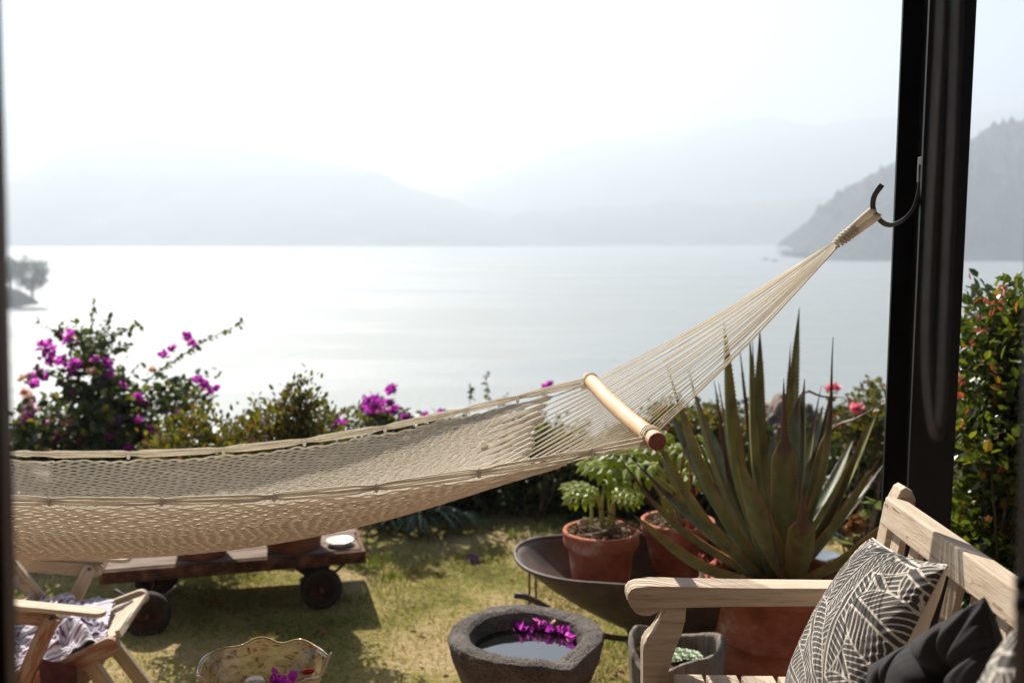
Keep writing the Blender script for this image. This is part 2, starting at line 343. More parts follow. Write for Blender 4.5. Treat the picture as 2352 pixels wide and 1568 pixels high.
def stems(base, tops, r0=0.012, r1=0.003, bow=0.15):
    L = []
    for t in tops:
        b = np.array(base, float) + rng.normal(size=3) * np.array([0.04, 0.04, 0]); t = np.array(t, float); m = (b + t) / 2 + rng.normal(size=3) * bow * np.linalg.norm(t - b) * np.array([1, 1, 0.3]); m[2] -= 0.1 * np.linalg.norm(t[:2] - b[:2])
        L.append(resample([b, m, t], 7))
    L = np.array(L); rr = np.linspace(r0, r1, 7)[None, :] * np.ones((len(L), 1))
    return tubes(L, rr, 5)

# ================================================================== SETTING
# ---- lawn: flat garden falling away beyond the hedge
def ground_z(X, Y):
    z = -np.maximum(0, Y - 7.6) * 0.62
    return np.maximum(z, -26.0) + 0.02 * np.sin(X * 1.3 + 1) * np.sin(Y * 1.1) * (Y < 9)
xs = np.concatenate([np.linspace(-400, -12, 12), np.linspace(-10, 10, 90), np.linspace(12, 400, 12)])
ys = np.concatenate([np.linspace(-40, -2, 6), np.linspace(-1, 9, 60), np.linspace(10, 52, 20)])
XX, YY = np.meshgrid(xs, ys); ZZ = ground_z(XX, YY)
V = np.stack([XX, YY, ZZ], -1).reshape(-1, 3); idx = np.arange(len(V)).reshape(XX.shape)
F = np.stack([idx[:-1, :-1], idx[:-1, 1:], idx[1:, 1:], idx[1:, :-1]], -1).reshape(-1, 4)
m, n, p = nodes('lawn_ground')
mp = coords(n, 'obj'); t1 = tnoise(n, mp, 1.6, 4); t2 = tnoise(n, mp, 34, 6, 0.7)
mixf = n.nodes.new("ShaderNodeMath"); mixf.operation = 'MULTIPLY_ADD'; mixf.inputs[1].default_value = 0.45
n.links.new(t2.outputs["Fac"], mixf.inputs[0]); hm = n.nodes.new("ShaderNodeMath"); hm.operation = 'MULTIPLY'; hm.inputs[1].default_value = 0.62
n.links.new(t1.outputs["Fac"], hm.inputs[0]); n.links.new(hm.outputs[0], mixf.inputs[2])
r = ramp(n, [(0.36, (0.085, 0.055, 0.03)), (0.44, (0.14, 0.15, 0.03)), (0.53, (0.31, 0.255, 0.09)), (0.62, (0.43, 0.325, 0.17)), (0.72, (0.46, 0.35, 0.22))])
n.links.new(mixf.outputs[0], r.inputs[0]); n.links.new(r.outputs[0], p.inputs["Base Color"]); setv(p, "Roughness", 0.95); setv(p, "Specular IOR Level", 0.1)
bump(n, p, t2.outputs["Fac"], 1.0, 0.03)
M['lawn'] = m
tag(mesh_np('lawn', V, F, M['lawn'], smooth=True), kind='structure')
# short dry grass
ng = 110000
gx = rng.uniform(-3.4, 3.6, ng * 2); gy = 3.0 + 4.4 * rng.random(ng * 2)
dens = np.array([mnoise.noise(Vector((a * 1.6, b * 1.6, 3))) for a, b in zip(gx, gy)])
keep = (dens > -0.12 + 0.25 * rng.normal(size=len(gx))) & (np.abs(gx) < gy * 0.56)
gx, gy, dens = gx[keep][:ng], gy[keep][:ng], dens[keep][:ng]
gp = np.stack([gx, gy, ground_z(gx, gy) - 0.002], 1)
gd = rng.normal(size=gp.shape) * np.array([0.8, 0.8, 0.2]) + np.array([0, 0, 0.8])
hh = (0.014 + 0.022 * rng.random(len(gp))) * (1 + 0.9 * np.clip(dens, 0, 1))
tpl = (np.array([(-0.5, 0, 0), (0.5, 0, 0), (0, 1, 0.1)], float), np.array([(0, 1, 2)]))
V, F = leaves(gp, gd, hh, 0.07, tpl)
tag(mesh_np('grass', V, F, M['grass']), 'short patchy yellow green grass over the garden lawn', 'grass', kind='stuff')
# a few taller green tufts under the cart
def tuft(c, n_, h):
    pp = np.array(c) + rng.normal(size=(n_, 3)) * np.array([0.05, 0.05, 0])
    V, F = leaves(pp, rng.normal(size=(n_, 3)) * 0.3 + np.array([0, 0, 1]), h * (0.5 + rng.random(n_)), 0.05, tpl)
    return V, F
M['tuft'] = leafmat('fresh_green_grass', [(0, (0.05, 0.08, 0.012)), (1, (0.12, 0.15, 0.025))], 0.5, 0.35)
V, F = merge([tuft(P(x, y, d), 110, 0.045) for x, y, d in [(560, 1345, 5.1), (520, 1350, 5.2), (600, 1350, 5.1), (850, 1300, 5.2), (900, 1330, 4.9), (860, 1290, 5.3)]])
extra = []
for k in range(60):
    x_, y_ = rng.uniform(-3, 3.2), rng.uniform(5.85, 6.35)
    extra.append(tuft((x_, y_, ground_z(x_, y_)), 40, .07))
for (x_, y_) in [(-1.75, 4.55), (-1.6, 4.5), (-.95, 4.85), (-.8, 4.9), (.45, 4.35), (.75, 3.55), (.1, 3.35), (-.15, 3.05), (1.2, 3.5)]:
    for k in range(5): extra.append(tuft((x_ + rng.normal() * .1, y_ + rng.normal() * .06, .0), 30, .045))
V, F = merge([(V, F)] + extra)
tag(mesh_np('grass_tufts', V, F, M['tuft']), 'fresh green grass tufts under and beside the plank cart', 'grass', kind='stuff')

# ---- lake
xs = np.linspace(-6500, 6500, 3); V = np.array([(-4800, 36, -22), (4800, 36, -22), (4800, 7800, -22), (-4800, 7800, -22)], float)
m, n, p = nodes('lake_water')
setv(p, "Base Color", (0.16, 0.185, 0.19, 1)); setv(p, "IOR", 1.33); setv(p, "Specular IOR Level", 0.9)
mp = coords(n, 'obj', (0.9, 0.35, 1)); t1 = tnoise(n, mp, 1.1, 4, 0.6)
mp2 = coords(n, 'obj', (0.006, 0.016, 1)); t2 = tnoise(n, mp2, 1.0, 6, 0.65)
q = n.nodes.new("ShaderNodeMapRange"); q.inputs[1].default_value = 0.36; q.inputs[2].default_value = 0.54; q.inputs[3].default_value = 0.36; q.inputs[4].default_value = 0.66
n.links.new(t2.outputs["Fac"], q.inputs[0]); n.links.new(q.outputs[0], p.inputs["Roughness"])
bump(n, p, t1.outputs["Fac"], 0.25, 0.4)
tag(mesh_np('lake', V, np.array([(0, 1, 2, 3)]), m), kind='structure')

# ---- hills (real heightfields; ridge heights from bearings at each range's distance)
M['hill'] = pm('wooded_hillside', [(0.35, (0.03, 0.045, 0.02)), (0.5, (0.06, 0.075, 0.035)), (0.62, (0.11, 0.10, 0.06)), (0.75, (0.20, 0.16, 0.11))], 0.012, 0.95, 0.6, 0.05, spec=0.05, bdist=6)
M['near_hill'] = pm('dark_wooded_slope', [(0.35, (0.018, 0.028, 0.02)), (0.6, (0.035, 0.045, 0.032)), (0.8, (0.07, 0.065, 0.05))], 0.03, 0.95, 0.5, 0.1, spec=0.05, bdist=4)
def hill(name, sil, D, shore, deep, bumpy=3.0, bs=0.02, nx=260, nt_=46, mt='hill'):
    """sil: (px, py) skyline points; D: distance of the ridge; shore: distance of its foot"""
    px = np.linspace(sil[0][0], sil[-1][0], nx); py = np.interp(px, [s[0] for s in sil], [s[1] for s in sil])
    k = np.ones(5) / 5; pys = np.convolve(np.pad(py, 2, mode='edge'), k, 'valid')
    H = EYE + (HZ - pys) / FPX * D
    t = np.concatenate([np.linspace(0, 1, nt_), np.linspace(1.06, 1.6, 8)])
    V = []
    for tt in t:
        for i in range(nx):
            X = (px[i] - CXP) / FPX * D; Yd = shore + (D - shore) * tt if tt <= 1 else D + (tt - 1) * deep
            f = (math.sin(tt * math.pi / 2) ** 1.15) if tt <= 1 else 1 - (tt - 1) * 0.9
            z = -24 + (H[i] + 24) * f
            nz = mnoise.fractal(Vector((X * bs, Yd * bs * 0.6, 0)), 0.9, 2.0, 5)
            z += nz * bumpy * (0.4 + 0.6 * f) * (3.0 if 0.1 < tt < 0.93 else 1.0) * min(1.0, max(0.08, (H[i] + 22) / 70))
            if tt > 1: X *= Yd / D
            V.append((X, Yd, z))
    V = np.array(V); idx = np.arange(len(V)).reshape(len(t), nx)
    F = np.stack([idx[:-1, :-1], idx[:-1, 1:], idx[1:, 1:], idx[1:, :-1]], -1).reshape(-1, 4)
    return tag(mesh_np(name, V, F, M[mt], smooth=True), kind='structure')
hill('hills', [(-300, 300), (0, 262), (80, 264), (140, 275), (250, 303), (330, 320), (450, 336), (620, 352), (800, 400), (1000, 470), (1150, 520)], 3200, 2500, 900, 8, 0.004)
hill('hills', [(-150, 540), (0, 520), (60, 510), (120, 480), (200, 420), (290, 345), (345, 316), (375, 304), (405, 307), (470, 326), (560, 346), (700, 366), (810, 384), (830, 388), (900, 416), (980, 446), (1060, 474), (1150, 498), (1300, 520), (1500, 540)], 2500, 1620, 900, 6, 0.008)
hill('hills', [(850, 520), (1000, 470), (1130, 415), (1250, 366), (1340, 337), (1430, 331), (1500, 328), (1560, 304), (1640, 290), (1720, 287), (1770, 294), (1820, 303), (1880, 293), (1960, 279), (2040, 290), (2130, 300), (2200, 268), (2270, 262), (2350, 274), (2600, 330)], 3600, 2300, 1500, 7, 0.005)
hill('hills', [(900, 535), (1150, 498), (1350, 480), (1600, 470), (1850, 462), (2100, 470), (2500, 460)], 2300, 1700, 700, 5, 0.01)
hill('hills', [(1782, 568), (1788, 556), (1800, 545), (1825, 526), (1850, 507), (1868, 482), (1900, 456), (1925, 446), (1950, 428), (2000, 400), (2060, 368), (2150, 350), (2200, 336), (2225, 318), (2240, 302), (2262, 296), (2285, 294), (2306, 292), (2318, 306), (2335, 314), (2352, 334), (2450, 380), (2700, 480)], 980, 800, 500, 5.0, 0.11, mt='near_hill')
hill('headland', [(-900, 560), (-500, 590), (-200, 620), (0, 655), (45, 664), (60, 668), (68, 684), (85, 692), (100, 705), (112, 716)], 330, 300, 60, 0.8, 0.2, 120, 12, 'near_hill')

# trees standing on the headland
def far_tree(base, h, wdt, label, hang=0.0):
    root = empty('lakeside_tree', base, label, 'tree', 'trees on the distant headland')
    b = Vector(base); top = b + Vector((0, 0, h * 0.75))
    tp = [tuple(b + Vector((rng.normal() * wdt * .25, rng.normal() * wdt * .2, h * rng.uniform(.5, .9)))) for _ in range(9)]
    V, F = merge([tubes(resample([b, b + Vector((0.3, 0, h * .4)), top], 8)[None], np.linspace(h * .035, h * .012, 8)[None], 7), stems(tuple(b + Vector((0.2, 0, h * .3))), tp, h * .018, h * .005)])
    mesh_np('trunk', V, F, M['bark'], root)
    V, F, _ = crown((b.x, b.y, b.z + h * .66), (wdt * .5, wdt * .45, h * .36), 90, 34, h * .05, 0.4, LEAF4, 0.35, h * .055, upright=-hang)
    mesh_np('crown', V, F, M['far_tree'], root)
far_tree(tuple(P(74, 690, 318)), 13.6, 11.5, 'pale hazy round-crowned tree on the tip of the far headland', 0.4)
far_tree(tuple(P(22, 664, 325)), 10.5, 10, 'hazy tree behind the first on the far headland, next to the door frame', 0.2)

def boat(x, y, L, label):
    q = P(x, y, 1.0) - Vector((0, 0, EYE)); k = (-22 - EYE) / q.z; c = Vector((q.x * k, q.y * k, -21.95))
    root = empty('rowing_boat', c, label, 'boat', 'small boats off the wooded point')
    rows = []
    for t in np.linspace(-1, 1, 11):
        wd_ = .8 * (1 - abs(t) ** 2.4) + .03; sh = .55 + .25 * t * t
        rows.append([(c.x + t * L / 2, c.y - wd_, c.z + sh), (c.x + t * L / 2 * .9, c.y - wd_ * .6, c.z), (c.x + t * L / 2 * .9, c.y + wd_ * .6, c.z), (c.x + t * L / 2, c.y + wd_, c.z + sh), (c.x + t * L / 2 * .85, c.y, c.z + .15)])
    V = np.array(rows).reshape(-1, 3); ii = np.arange(55).reshape(11, 5)
    mesh_np('hull', V, np.stack([ii[:-1], np.roll(ii[:-1], -1, 1), np.roll(ii[1:], -1, 1), ii[1:]], -1).reshape(-1, 4), M['bark'], root)
    box('cabin', (c.x - L * .15, c.y - .5, c.z + .4), (c.x + L * .2, c.y + .5, c.z + 1.5), M['bark'], root, .05)
boat(1758, 597, 7, 'tiny hazy boat left of its neighbour off the wooded point')
boat(1778, 600, 6, 'tiny hazy boat nearest the wooded point')
# ---- haze
V = np.array([(x, y, z) for z in (-45, 460) for y in (-45, 7900) for x in (-4900, 4900)], float)
F = np.array([(0, 2, 3, 1), (4, 5, 7, 6), (0, 1, 5, 4), (2, 6, 7, 3), (0, 4, 6, 2), (1, 3, 7, 5)])
hm_ = bpy.data.materials.new('haze_air'); hm_.use_nodes = True; hn = hm_.node_tree
hn.nodes.remove(hn.nodes["Principled BSDF"]); pv = hn.nodes.new("ShaderNodeVolumePrincipled")
pv.inputs["Color"].default_value = (0.545, 0.602, 0.680, 1); pv.inputs["Density"].default_value = 0.00084; pv.inputs["Anisotropy"].default_value = 0.4
hn.links.new(pv.outputs[0], [k for k in hn.nodes if k.type == 'OUTPUT_MATERIAL'][0].inputs["Volume"])
tag(mesh_np('haze', V, F, hm_), kind='stuff')

# ---- terrace and the room the photograph is taken from
TZ = 0.42
tag(box('terrace', (-3.2, 0.82, -0.1), (3.4, 2.62, TZ), M['floor'], bevel=0.01), kind='structure')
tag(box('floor', (-2.5, -3.5, 0.02), (2.5, 0.80, TZ + 0.01), M['floor'], bevel=0), kind='structure')
tag(box('ceiling', (-2.5, -3.5, 2.95), (2.5, 0.70, 3.05), M['plaster'], bevel=0), kind='structure')
tag(box('wall_back', (-2.5, -3.6, 0.02), (2.5, -3.5, 3.05), M['plaster'], bevel=0), kind='structure')
tag(box('wall_left', (-2.6, -3.6, 0.02), (-2.502, 0.80, 3.05), M['plaster'], bevel=0), kind='structure')
tag(box('wall_right', (2.502, -3.6, 0.02), (2.6, 0.80, 3.05), M['plaster'], bevel=0), kind='structure')
tag(box('shade_roof', (-3.6, 0.82, 3.302), (3.6, 2.78, 3.42), M['plaster'], bevel=0), kind='structure')  # unseen roof carried by the post, added to block overhead sky light
tag(box('facade', (-2.5, 0.702, TZ + 0.012), (-0.52, 0.80, 3.05), M['plaster'], bevel=0), kind='structure')
tag(box('facade', (0.52, 0.702, TZ + 0.012), (2.5, 0.80, 3.05), M['plaster'], bevel=0), kind='structure')
tag(box('facade', (-0.519, 0.702, 2.75), (0.519, 0.80, 3.05), M['plaster'], bevel=0), kind='structure')

X3, Y3, Z3 = Vector((1, 0, 0)), Vector((0, 1, 0)), Vector((0, 0, 1))
A = lambda *a: np.array(a, float)

# ================================================================== DOOR FRAME AND BLIND CHAIN
df = empty('door_frame', (0, 0.75, TZ + .01), 'dark red brown wooden door frame standing close to the camera at both picture edges', 'door frame')
def jamb(nm, low, high, Yb, x_in, x_out, y0, y1, mat_, bev=.001):
    """slightly out of plumb upright through the line low-high"""
    a_, b_ = P(low[0], low[1], Yb), P(high[0], high[1], Yb); k_ = (b_.x - a_.x) / (b_.z - a_.z)
    z0, z1 = TZ + .012, 2.75; X0, X1 = a_.x + k_ * (z0 - a_.z), a_.x + k_ * (z1 - a_.z)
    return prism(nm, [(X0 + x_in, z0), (X0 + x_out, z0), (X1 + x_out, z1), (X1 + x_in, z1)], Vector((0, y0, 0)), X3, Z3, Vector((0, -1, 0)), -(y1 - y0), 0, mat_, df, bev)
LJ, RJ = ((44, 1568), (12, 262)), ((2322, 1568), (2352, 620))
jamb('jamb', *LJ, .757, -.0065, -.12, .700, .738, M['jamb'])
jamb('reveal', *LJ, .757, 0, -.12, .7385, .757, M['jamb_lit'])
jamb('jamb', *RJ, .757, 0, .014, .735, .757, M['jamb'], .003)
jamb('reveal', *RJ, .757, .0145, .022, .730, .752, M['jamb_lit'], .002)
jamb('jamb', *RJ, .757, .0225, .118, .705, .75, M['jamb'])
for yy in (1340, 1388):
    q = P(2346, yy, 0.725)
    tube('hinge', [q + Vector((0, 0, -.005)), q + Vector((0, 0, .005))], 0.0055, M['hook'], df, 10)
box('lintel', (-0.52, 0.700, 2.752), (0.518, 0.757, 2.80), M['jamb'], df, 0.002)

Yc = 0.80
pts = [P(2172, -330, Yc), P(2165, 0, Yc), P(2150, 300, Yc), P(2137, 560, Yc), P(2130, 750, Yc), P(2132, 880, Yc), P(2140, 960, Yc), P(2151, 1000, Yc), P(2158, 985, Yc), P(2163, 930, Yc), P(2168, 820, Yc), P(2176, 620, Yc), P(2190, 300, Yc), P(2200, 0, Yc), P(2208, -330, Yc)]
cp = resample(pts, 420)
sph_v, sph_f = lathe([(0.0002, -0.0026), (0.0019, -0.0019), (0.0026, 0), (0.0019, 0.0019), (0.0002, 0.0026)], (0, 0, 0), 7)
parts = [(sph_v + q, sph_f) for q in cp] + [tubes(cp[None], 0.0006, 4)]
V, F = merge(parts)
o = mesh_np('beaded_chain', V, F, M['chain'], None, pts[7], True)
tag(o, 'grey beaded blind chain hanging in a long loop before the black post', 'chain')

# ================================================================== POST WITH HOOK
px0, px1, py0, py1 = 1.005, 1.118, 2.47, 2.645
post = empty('steel_post', ((px0 + px1) / 2, 2.56, TZ), 'tall black steel beam post standing behind the end of the bench', 'post')
box('flange', (px0, py0, TZ + .008), (px1, py0 + 0.009, 3.3), M['black_steel'], post, 0.0015)
box('flange', (px0, py1 - 0.009, TZ + .008), (px1, py1, 3.3), M['black_steel'], post, 0.0015)
box('web', (px0 + .052, py0 + 0.0095, TZ + .008), (px0 + .061, py1 - 0.0095, 3.3), M['black_steel'], post, 0)
box('base_plate', (px0 - .05, py0 - .04, TZ + .001), (px1 + .05, py1 + .04, TZ + .0075), M['black_steel'], post, 0.001)
hp = resample([P(2113, 378, 2.50), P(2111, 430, 2.50), P(2098, 478, 2.47), P(2073, 506, 2.44), P(2043, 516, 2.40), P(2020, 504, 2.36), P(2006, 480, 2.33), P(2008, 452, 2.31), P(2023, 428, 2.29)], 40)
# flat bar swept along the hook
T = unit(np.gradient(hp, axis=0)); wv = np.tile(A(0.35, 0.94, 0), (40, 1)); wv = unit(wv - T * (wv * T).sum(1, keepdims=True)); nv = np.cross(T, wv)
tk = np.interp(np.arange(40), [0, 10, 25, 39], [0.003, 0.004, 0.0055, 0.006])[:, None]
V = np.stack([hp + wv * .010 + nv * tk, hp + wv * .010 - nv * tk, hp - wv * .010 - nv * tk, hp - wv * .010 + nv * tk], 1).reshape(-1, 3)
idx = np.arange(160).reshape(40, 4); F = np.stack([idx[:-1], np.roll(idx[:-1], -1, 1), np.roll(idx[1:], -1, 1), idx[1:]], -1).reshape(-1, 4)
F = np.vstack([F, idx[0][::-1][None], idx[-1][None]])
hq = P(2113, 372, 2.50)
box('hook_plate', (hq.x - .002, 2.4795, hq.z - .05), (hq.x + .006, 2.510, hq.z + .012), M['hook'], post, .001)
mesh_np('hook', V, F, M['hook'], post, None, False, 'curved flat iron hook that the hammock hangs from')

# ================================================================== HAMMOCK
YN, YF = 2.20, 2.92
barN, barF = P(1500, 1006, YN), P(1356, 873, YF)
ham = empty('rope_hammock', (-0.95, 2.5, 1.05), 'woven cream cotton rope hammock with pale wooden spreader bar, hung from the iron hook', 'hammock')
XC = -1.30
near_px = [(1478, 1024), (1350, 1047), (1105, 1094), (860, 1127), (620, 1148), (370, 1158), (110, 1158)]
far_px = [(1342, 886), (1150, 935), (950, 975), (700, 1022), (510, 1045), (300, 1053), (85, 1050)]
nw = np.array([list(P(x, y, YN)) for x, y in near_px]); fw = np.array([list(P(x, y, YF)) for x, y in far_px])
def sympoly(wp, deg=2):
    u = (wp[:, 0] - XC); Am = np.stack([u ** 0, u ** 2, np.abs(u) ** 3, u ** 4], 1); c = np.linalg.lstsq(Am, wp[:, 2], rcond=None)[0]
    return lambda X: (np.stack([(X - XC) ** 0, (X - XC) ** 2, np.abs(X - XC) ** 3, (X - XC) ** 4], -1) @ c)
zN, zF = sympoly(nw), sympoly(fw)
xNe, xFe = nw[0, 0], fw[0, 0]            # where the bed meets the bar, near and far edge
def bed(u, v, gap=True):
    """u: 0 middle of the bed .. 1 at the bar (negative = other half); v: 0 near edge .. 1 far edge"""
    sgn = np.sign(u) + (u == 0); au = np.abs(u)
    xe = xNe + (xFe - xNe) * v
    x = XC + au * (xe - XC)
    y = YN + (YF - YN) * v
    z = zN(x) * (1 - v) + zF(x) * v
    sag = 0.188 * np.clip(1 - au ** 2.5, 0, 1) ** 0.9 + 0.012
    prof = (4 * v * (1 - v)) ** 0.85
    z = z - sag * prof
    y = y - 0.02 * np.sin(v * math.pi) * (1 - au)
    return np.stack([XC + sgn * (x - XC), y, z], -1)
NR, NS = 196, 420
us = np.concatenate([np.linspace(-1, -0.05, 60)[:-1], np.linspace(-0.05, 1, 380)]); NS = len(us)
lam = 0.030                                       # half-cell length in metres
Lhalf = xNe - XC
phase = us * Lhalf / lam * math.pi
jj = np.arange(NR)
U = np.repeat(us[None], NR, 0)
vj = (jj + 0.5) / NR
wob = np.array([[mnoise.noise(Vector((u * 9, j * 0.12, 0.3))) for u in us[::6]] for j in jj[::4]])
wob = np.repeat(np.repeat(wob, 4, 0)[:NR], 6, 1)[:, :NS]
jit_ = rng.normal(size=NR)
sq = np.tanh(2.2 * np.sin(phase[None] + 1.3 * np.sin(vj * 9)[:, None] + 2.6 * wob + 0.5 * jit_[:, None]))
zig = sq * np.where(jj % 2 == 0, 1, -1)[:, None]
NG = 20                                            # ropes gather into loops near the bar
grp = (np.floor(vj * NG) + 0.5) / NG
endu = 1 - (0.055 + 0.055 * np.sin(vj * math.pi) + 0.02 * (rng.random(NG)[np.minimum((vj * NG).astype(int), NG - 1)]) + 0.03 * (1 - vj))
UU = U * endu[:, None]
gather = np.clip((np.abs(U) - 0.85) / 0.15, 0, 1) ** 1.3
V0 = vj[:, None] + zig * (0.11 + 0.17 * wob) / NR * (1 - gather)
Vv = V0 * (1 - gather * 0.82) + grp[:, None] * gather * 0.82
Vv = np.clip(Vv, 0.002, 0.998)
Pth = bed(UU, Vv)
# crossing strands pass over and under each other; gathered ones pile up in a bundle
lift = np.cos(phase[None] + 1.3 * np.sin(vj * 9)[:, None] + 2.6 * wob + 0.5 * jit_[:, None]) * 0.0022 * np.where(jj % 2 == 0, 1, -1)[:, None]
Pth[..., 2] += lift * (1 - gather) + gather * 0.004 * np.sin(jj * 2.4)[:, None]
Pth[..., 1] += -0.35 * lift + 0.0015 * wob
edge_drop = np.clip(1 - np.minimum(vj, 1 - vj) / 0.04, 0, 1)[:, None]
Pth[..., 2] -= edge_drop * 0.007 * np.abs(np.sin(us * Lhalf / 0.245 * math.pi))[None] * (1 - gather)
V, F = tubes(Pth, 0.0030, 5)
netting = mesh_np('netting', V, F, M['rope'], ham, None, True); netting['kind'] = 'stuff'
# loops at the ends of the netting, then paired cords on to the bar
def barpt(v, dz=0.0): 
    b = barN.lerp(barF, v); s = math.sin(v * math.pi)
    return Vector((b.x - 0.005 * s, b.y, b.z - 0.003 * s + dz))
def mir(q): return Vector((2 * XC - q[0], q[1], q[2]))
clew = P(1926, 556, 2.33); ring = P(2014, 486, 2.325)
for side in (0, 1):
    Sd = (lambda q: q) if side == 0 else mir
    for g in range(NG):
        v = (g + 0.5) / NG
        ju = np.argmin(np.abs(vj - v)); q = bed(A(endu[ju] * (1 if side == 0 else -1)), A(v)); q = Vector(q.ravel())
        qi = bed(A((endu[ju] - 0.035) * (1 if side == 0 else -1)), A(v)); qi = Vector(qi.ravel())
        dz = Vector((0, 0, 0.003))
        tube('loop', [qi + dz, q + dz * 1.6, (qi + q) / 2 - dz], 0.0052, M['rope'], ham, 6, 8)
        if g in (5, 15):
            kn = q + (qi - q) * (2.6 if g == 15 else 3.0) + dz * 4
            V, F = lathe([(0.001, -.009), (.009, -.006), (.011, 0), (.008, .007), (.001, .010)], kn, 9, lambda T_, R_, Z_: (R_ * (1 + .25 * np.sin(3 * T_ + Z_ * 400)), Z_))
            mesh_np('knot', V, F, M['rope'], ham, None, True)
        for k in (-1, 1):
            b = Sd(barpt(min(max(v + k * 0.013 / 1, 0.012), 0.988)))
            tube('tie_cord', [q + Vector((0, k * .003, 0)), b + Vector((0, 0, -0.004))], 0.0017, M['rope'], ham, 5, 4)
    for g in range(36):
        v = 0.012 + 0.976 * g / 35 + rng.normal() * 0.003
        b = Sd(barpt(min(max(v, .01), .99))); c = Sd(clew) + Vector((0, (v - .5) * .012, (v - 0.5) * 0.014))
        mid = b.lerp(c, 0.5) + Vector((0, 0, -0.010 - 0.010 * rng.random()))
        tube('suspension_cord', [b, mid, c], 0.0013 + 0.0006 * (g % 3 == 0), M['rope'], ham, 5, 9)
    # spreader bar: slightly bowed
    bp = [Sd(barpt(v)) for v in (-0.045, 0.1, 0.3, 0.5, 0.7, 0.9, 1.03)]
    q = resample(bp, 40); V, F = tubes(q[None], 0.0205, 20)
    me_o = mesh_np('spreader_bar', V, F, M['bar'], ham, None, True)
    ax = unit(q[-1] - q[0]); a = me_o.data.attributes.new("grain", 'FLOAT_VECTOR', 'POINT')
    vv = V - q[0]; along = vv @ ax; a.data.foreach_set("vector", np.stack([along, vv[:, 2], vv[:, 0]], 1).astype(np.float32).ravel())
    for e, s_ in ((0, -1), (-1, 1)):
        d = unit((q[1] - q[0]) if e == 0 else (q[-2] - q[-1])) * -1
        X_ = unit(np.cross(d, A(0, 0, 1))); Y_ = np.cross(X_, d); th = np.arange(18) / 18 * 2 * math.pi
        rings = []
        for rr_, off in ((0.0205, 0), (0.0200, 0.003), (0.0182, 0.0045), (0.001, 0.0050)):
            rings.append(q[e] + d * off + rr_ * (np.cos(th)[:, None] * X_ + np.sin(th)[:, None] * Y_))
        Vc = np.vstack(rings); ii = np.arange(72).reshape(4, 18)
        Fc = np.stack([ii[:-1], np.roll(ii[:-1], -1, 1), np.roll(ii[1:], -1, 1), ii[1:]], -1).reshape(-1, 4)
        co = mesh_np('bar_end', Vc, Fc, M['bar_end'], ham, None, False)
        a = co.data.attributes.new("grain", 'FLOAT_VECTOR', 'POINT'); w_ = Vc - q[e]
        a.data.foreach_set("vector", np.stack([w_ @ d, w_ @ X_, w_ @ Y_], 1).astype(np.float32).ravel())
    # lashings wound round both bar ends
    for e, v0 in ((0, 0.0), (1, 0.985)):
        for kk in range(3 if e == 0 else 2):
            cpt = np.array(Sd(barpt(v0 + 0.016 * kk - 0.012 * e))); th = np.linspace(0, 2 * math.pi, 22)
            tilt = 0.25 * (kk - 1)
            X_ = unit(np.cross(ax, A(0, 0, 1))); Y_ = np.cross(X_, ax)
            lp = cpt + 0.0228 * (np.cos(th)[:, None] * X_ + np.sin(th)[:, None] * Y_) + ax * (np.sin(th)[:, None] * 0.006 * (1 + tilt))
            V, F = tubes(lp[None], 0.0024, 6); mesh_np('lashing', V, F, M['rope'], ham, None, True)
        kn = np.array(Sd(barpt(v0))) + A(-0.022 if side == 0 else 0.022, 0, -0.014)
        V, F = lathe([(0.001, -.012), (.008, -.008), (.011, 0), (.008, .006), (.001, .009)], kn, 9, lambda T_, R_, Z_: (R_ * (1 + .25 * np.sin(3 * T_ + Z_ * 500)), Z_))
        mesh_np('knot', V, F, M['rope'], ham, None, True)
    # clew: bound neck and eye over the hook
    c, r_ = Sd(clew), Sd(ring)
    d = (r_ - c).normalized(); upv = d.cross(Vector((0, 1, 0))).normalized()
    Ld = (r_ - c).length
    for sg in (-1, 1):
        eye = [c + d * .005 + upv * sg * .002, c + d * Ld * .45 + upv * sg * 0.0065, c + d * Ld * .9 + upv * sg * 0.009, c + d * Ld * 1.0 + upv * sg * .006]
        q = resample(eye, 46); rad = 0.0088 + 0.0007 * np.sin(np.arange(46) * 2.4)
        V, F = tubes(q[None], rad[None], 9, True); mesh_np('eye_loop', V, F, M['rope'], ham, None, True)
    th = np.linspace(0, 2 * math.pi * 6.5, 150); nl = np.linspace(-0.010, 0.050, 150)
    yv = d.cross(upv)
    wr = np.array([list(c + d * a_ + (upv * math.cos(t_) + yv * math.sin(t_)) * (0.0095 + 0.003 * math.sin(a_ * 60))) for a_, t_ in zip(nl, th)])
    V, F = tubes(wr[None], 0.0032, 6); mesh_np('binding', V, F, M['rope'], ham, None, True)
    # edge ropes tied to the netting
    for vside, px, YY_ in ((0, (1350, 1105, 860, 620, 370, 110), YN), (1, (1190, 1065, 880, 700, 510, 300, 85), YF)):
        kx = sorted([P(x, 1000, YY_).x for x in px] + [XC - 0.1, XC - .2])
        ueu = np.linspace(0.0 if side == 0 else -1.0, 1.0 if side == 0 else 0.0, 70)
        base = bed(ueu, np.full(70, float(vside)))
        kl = A(*[k_ for k_ in kx])
        dist = np.min(np.abs(base[:, 0][:, None] - kl[None]), 1)
        puff = np.clip(dist / 0.03, 0.55, 1)
        nrope = 6
        fan = 1.0 if vside == 0 else 0.8
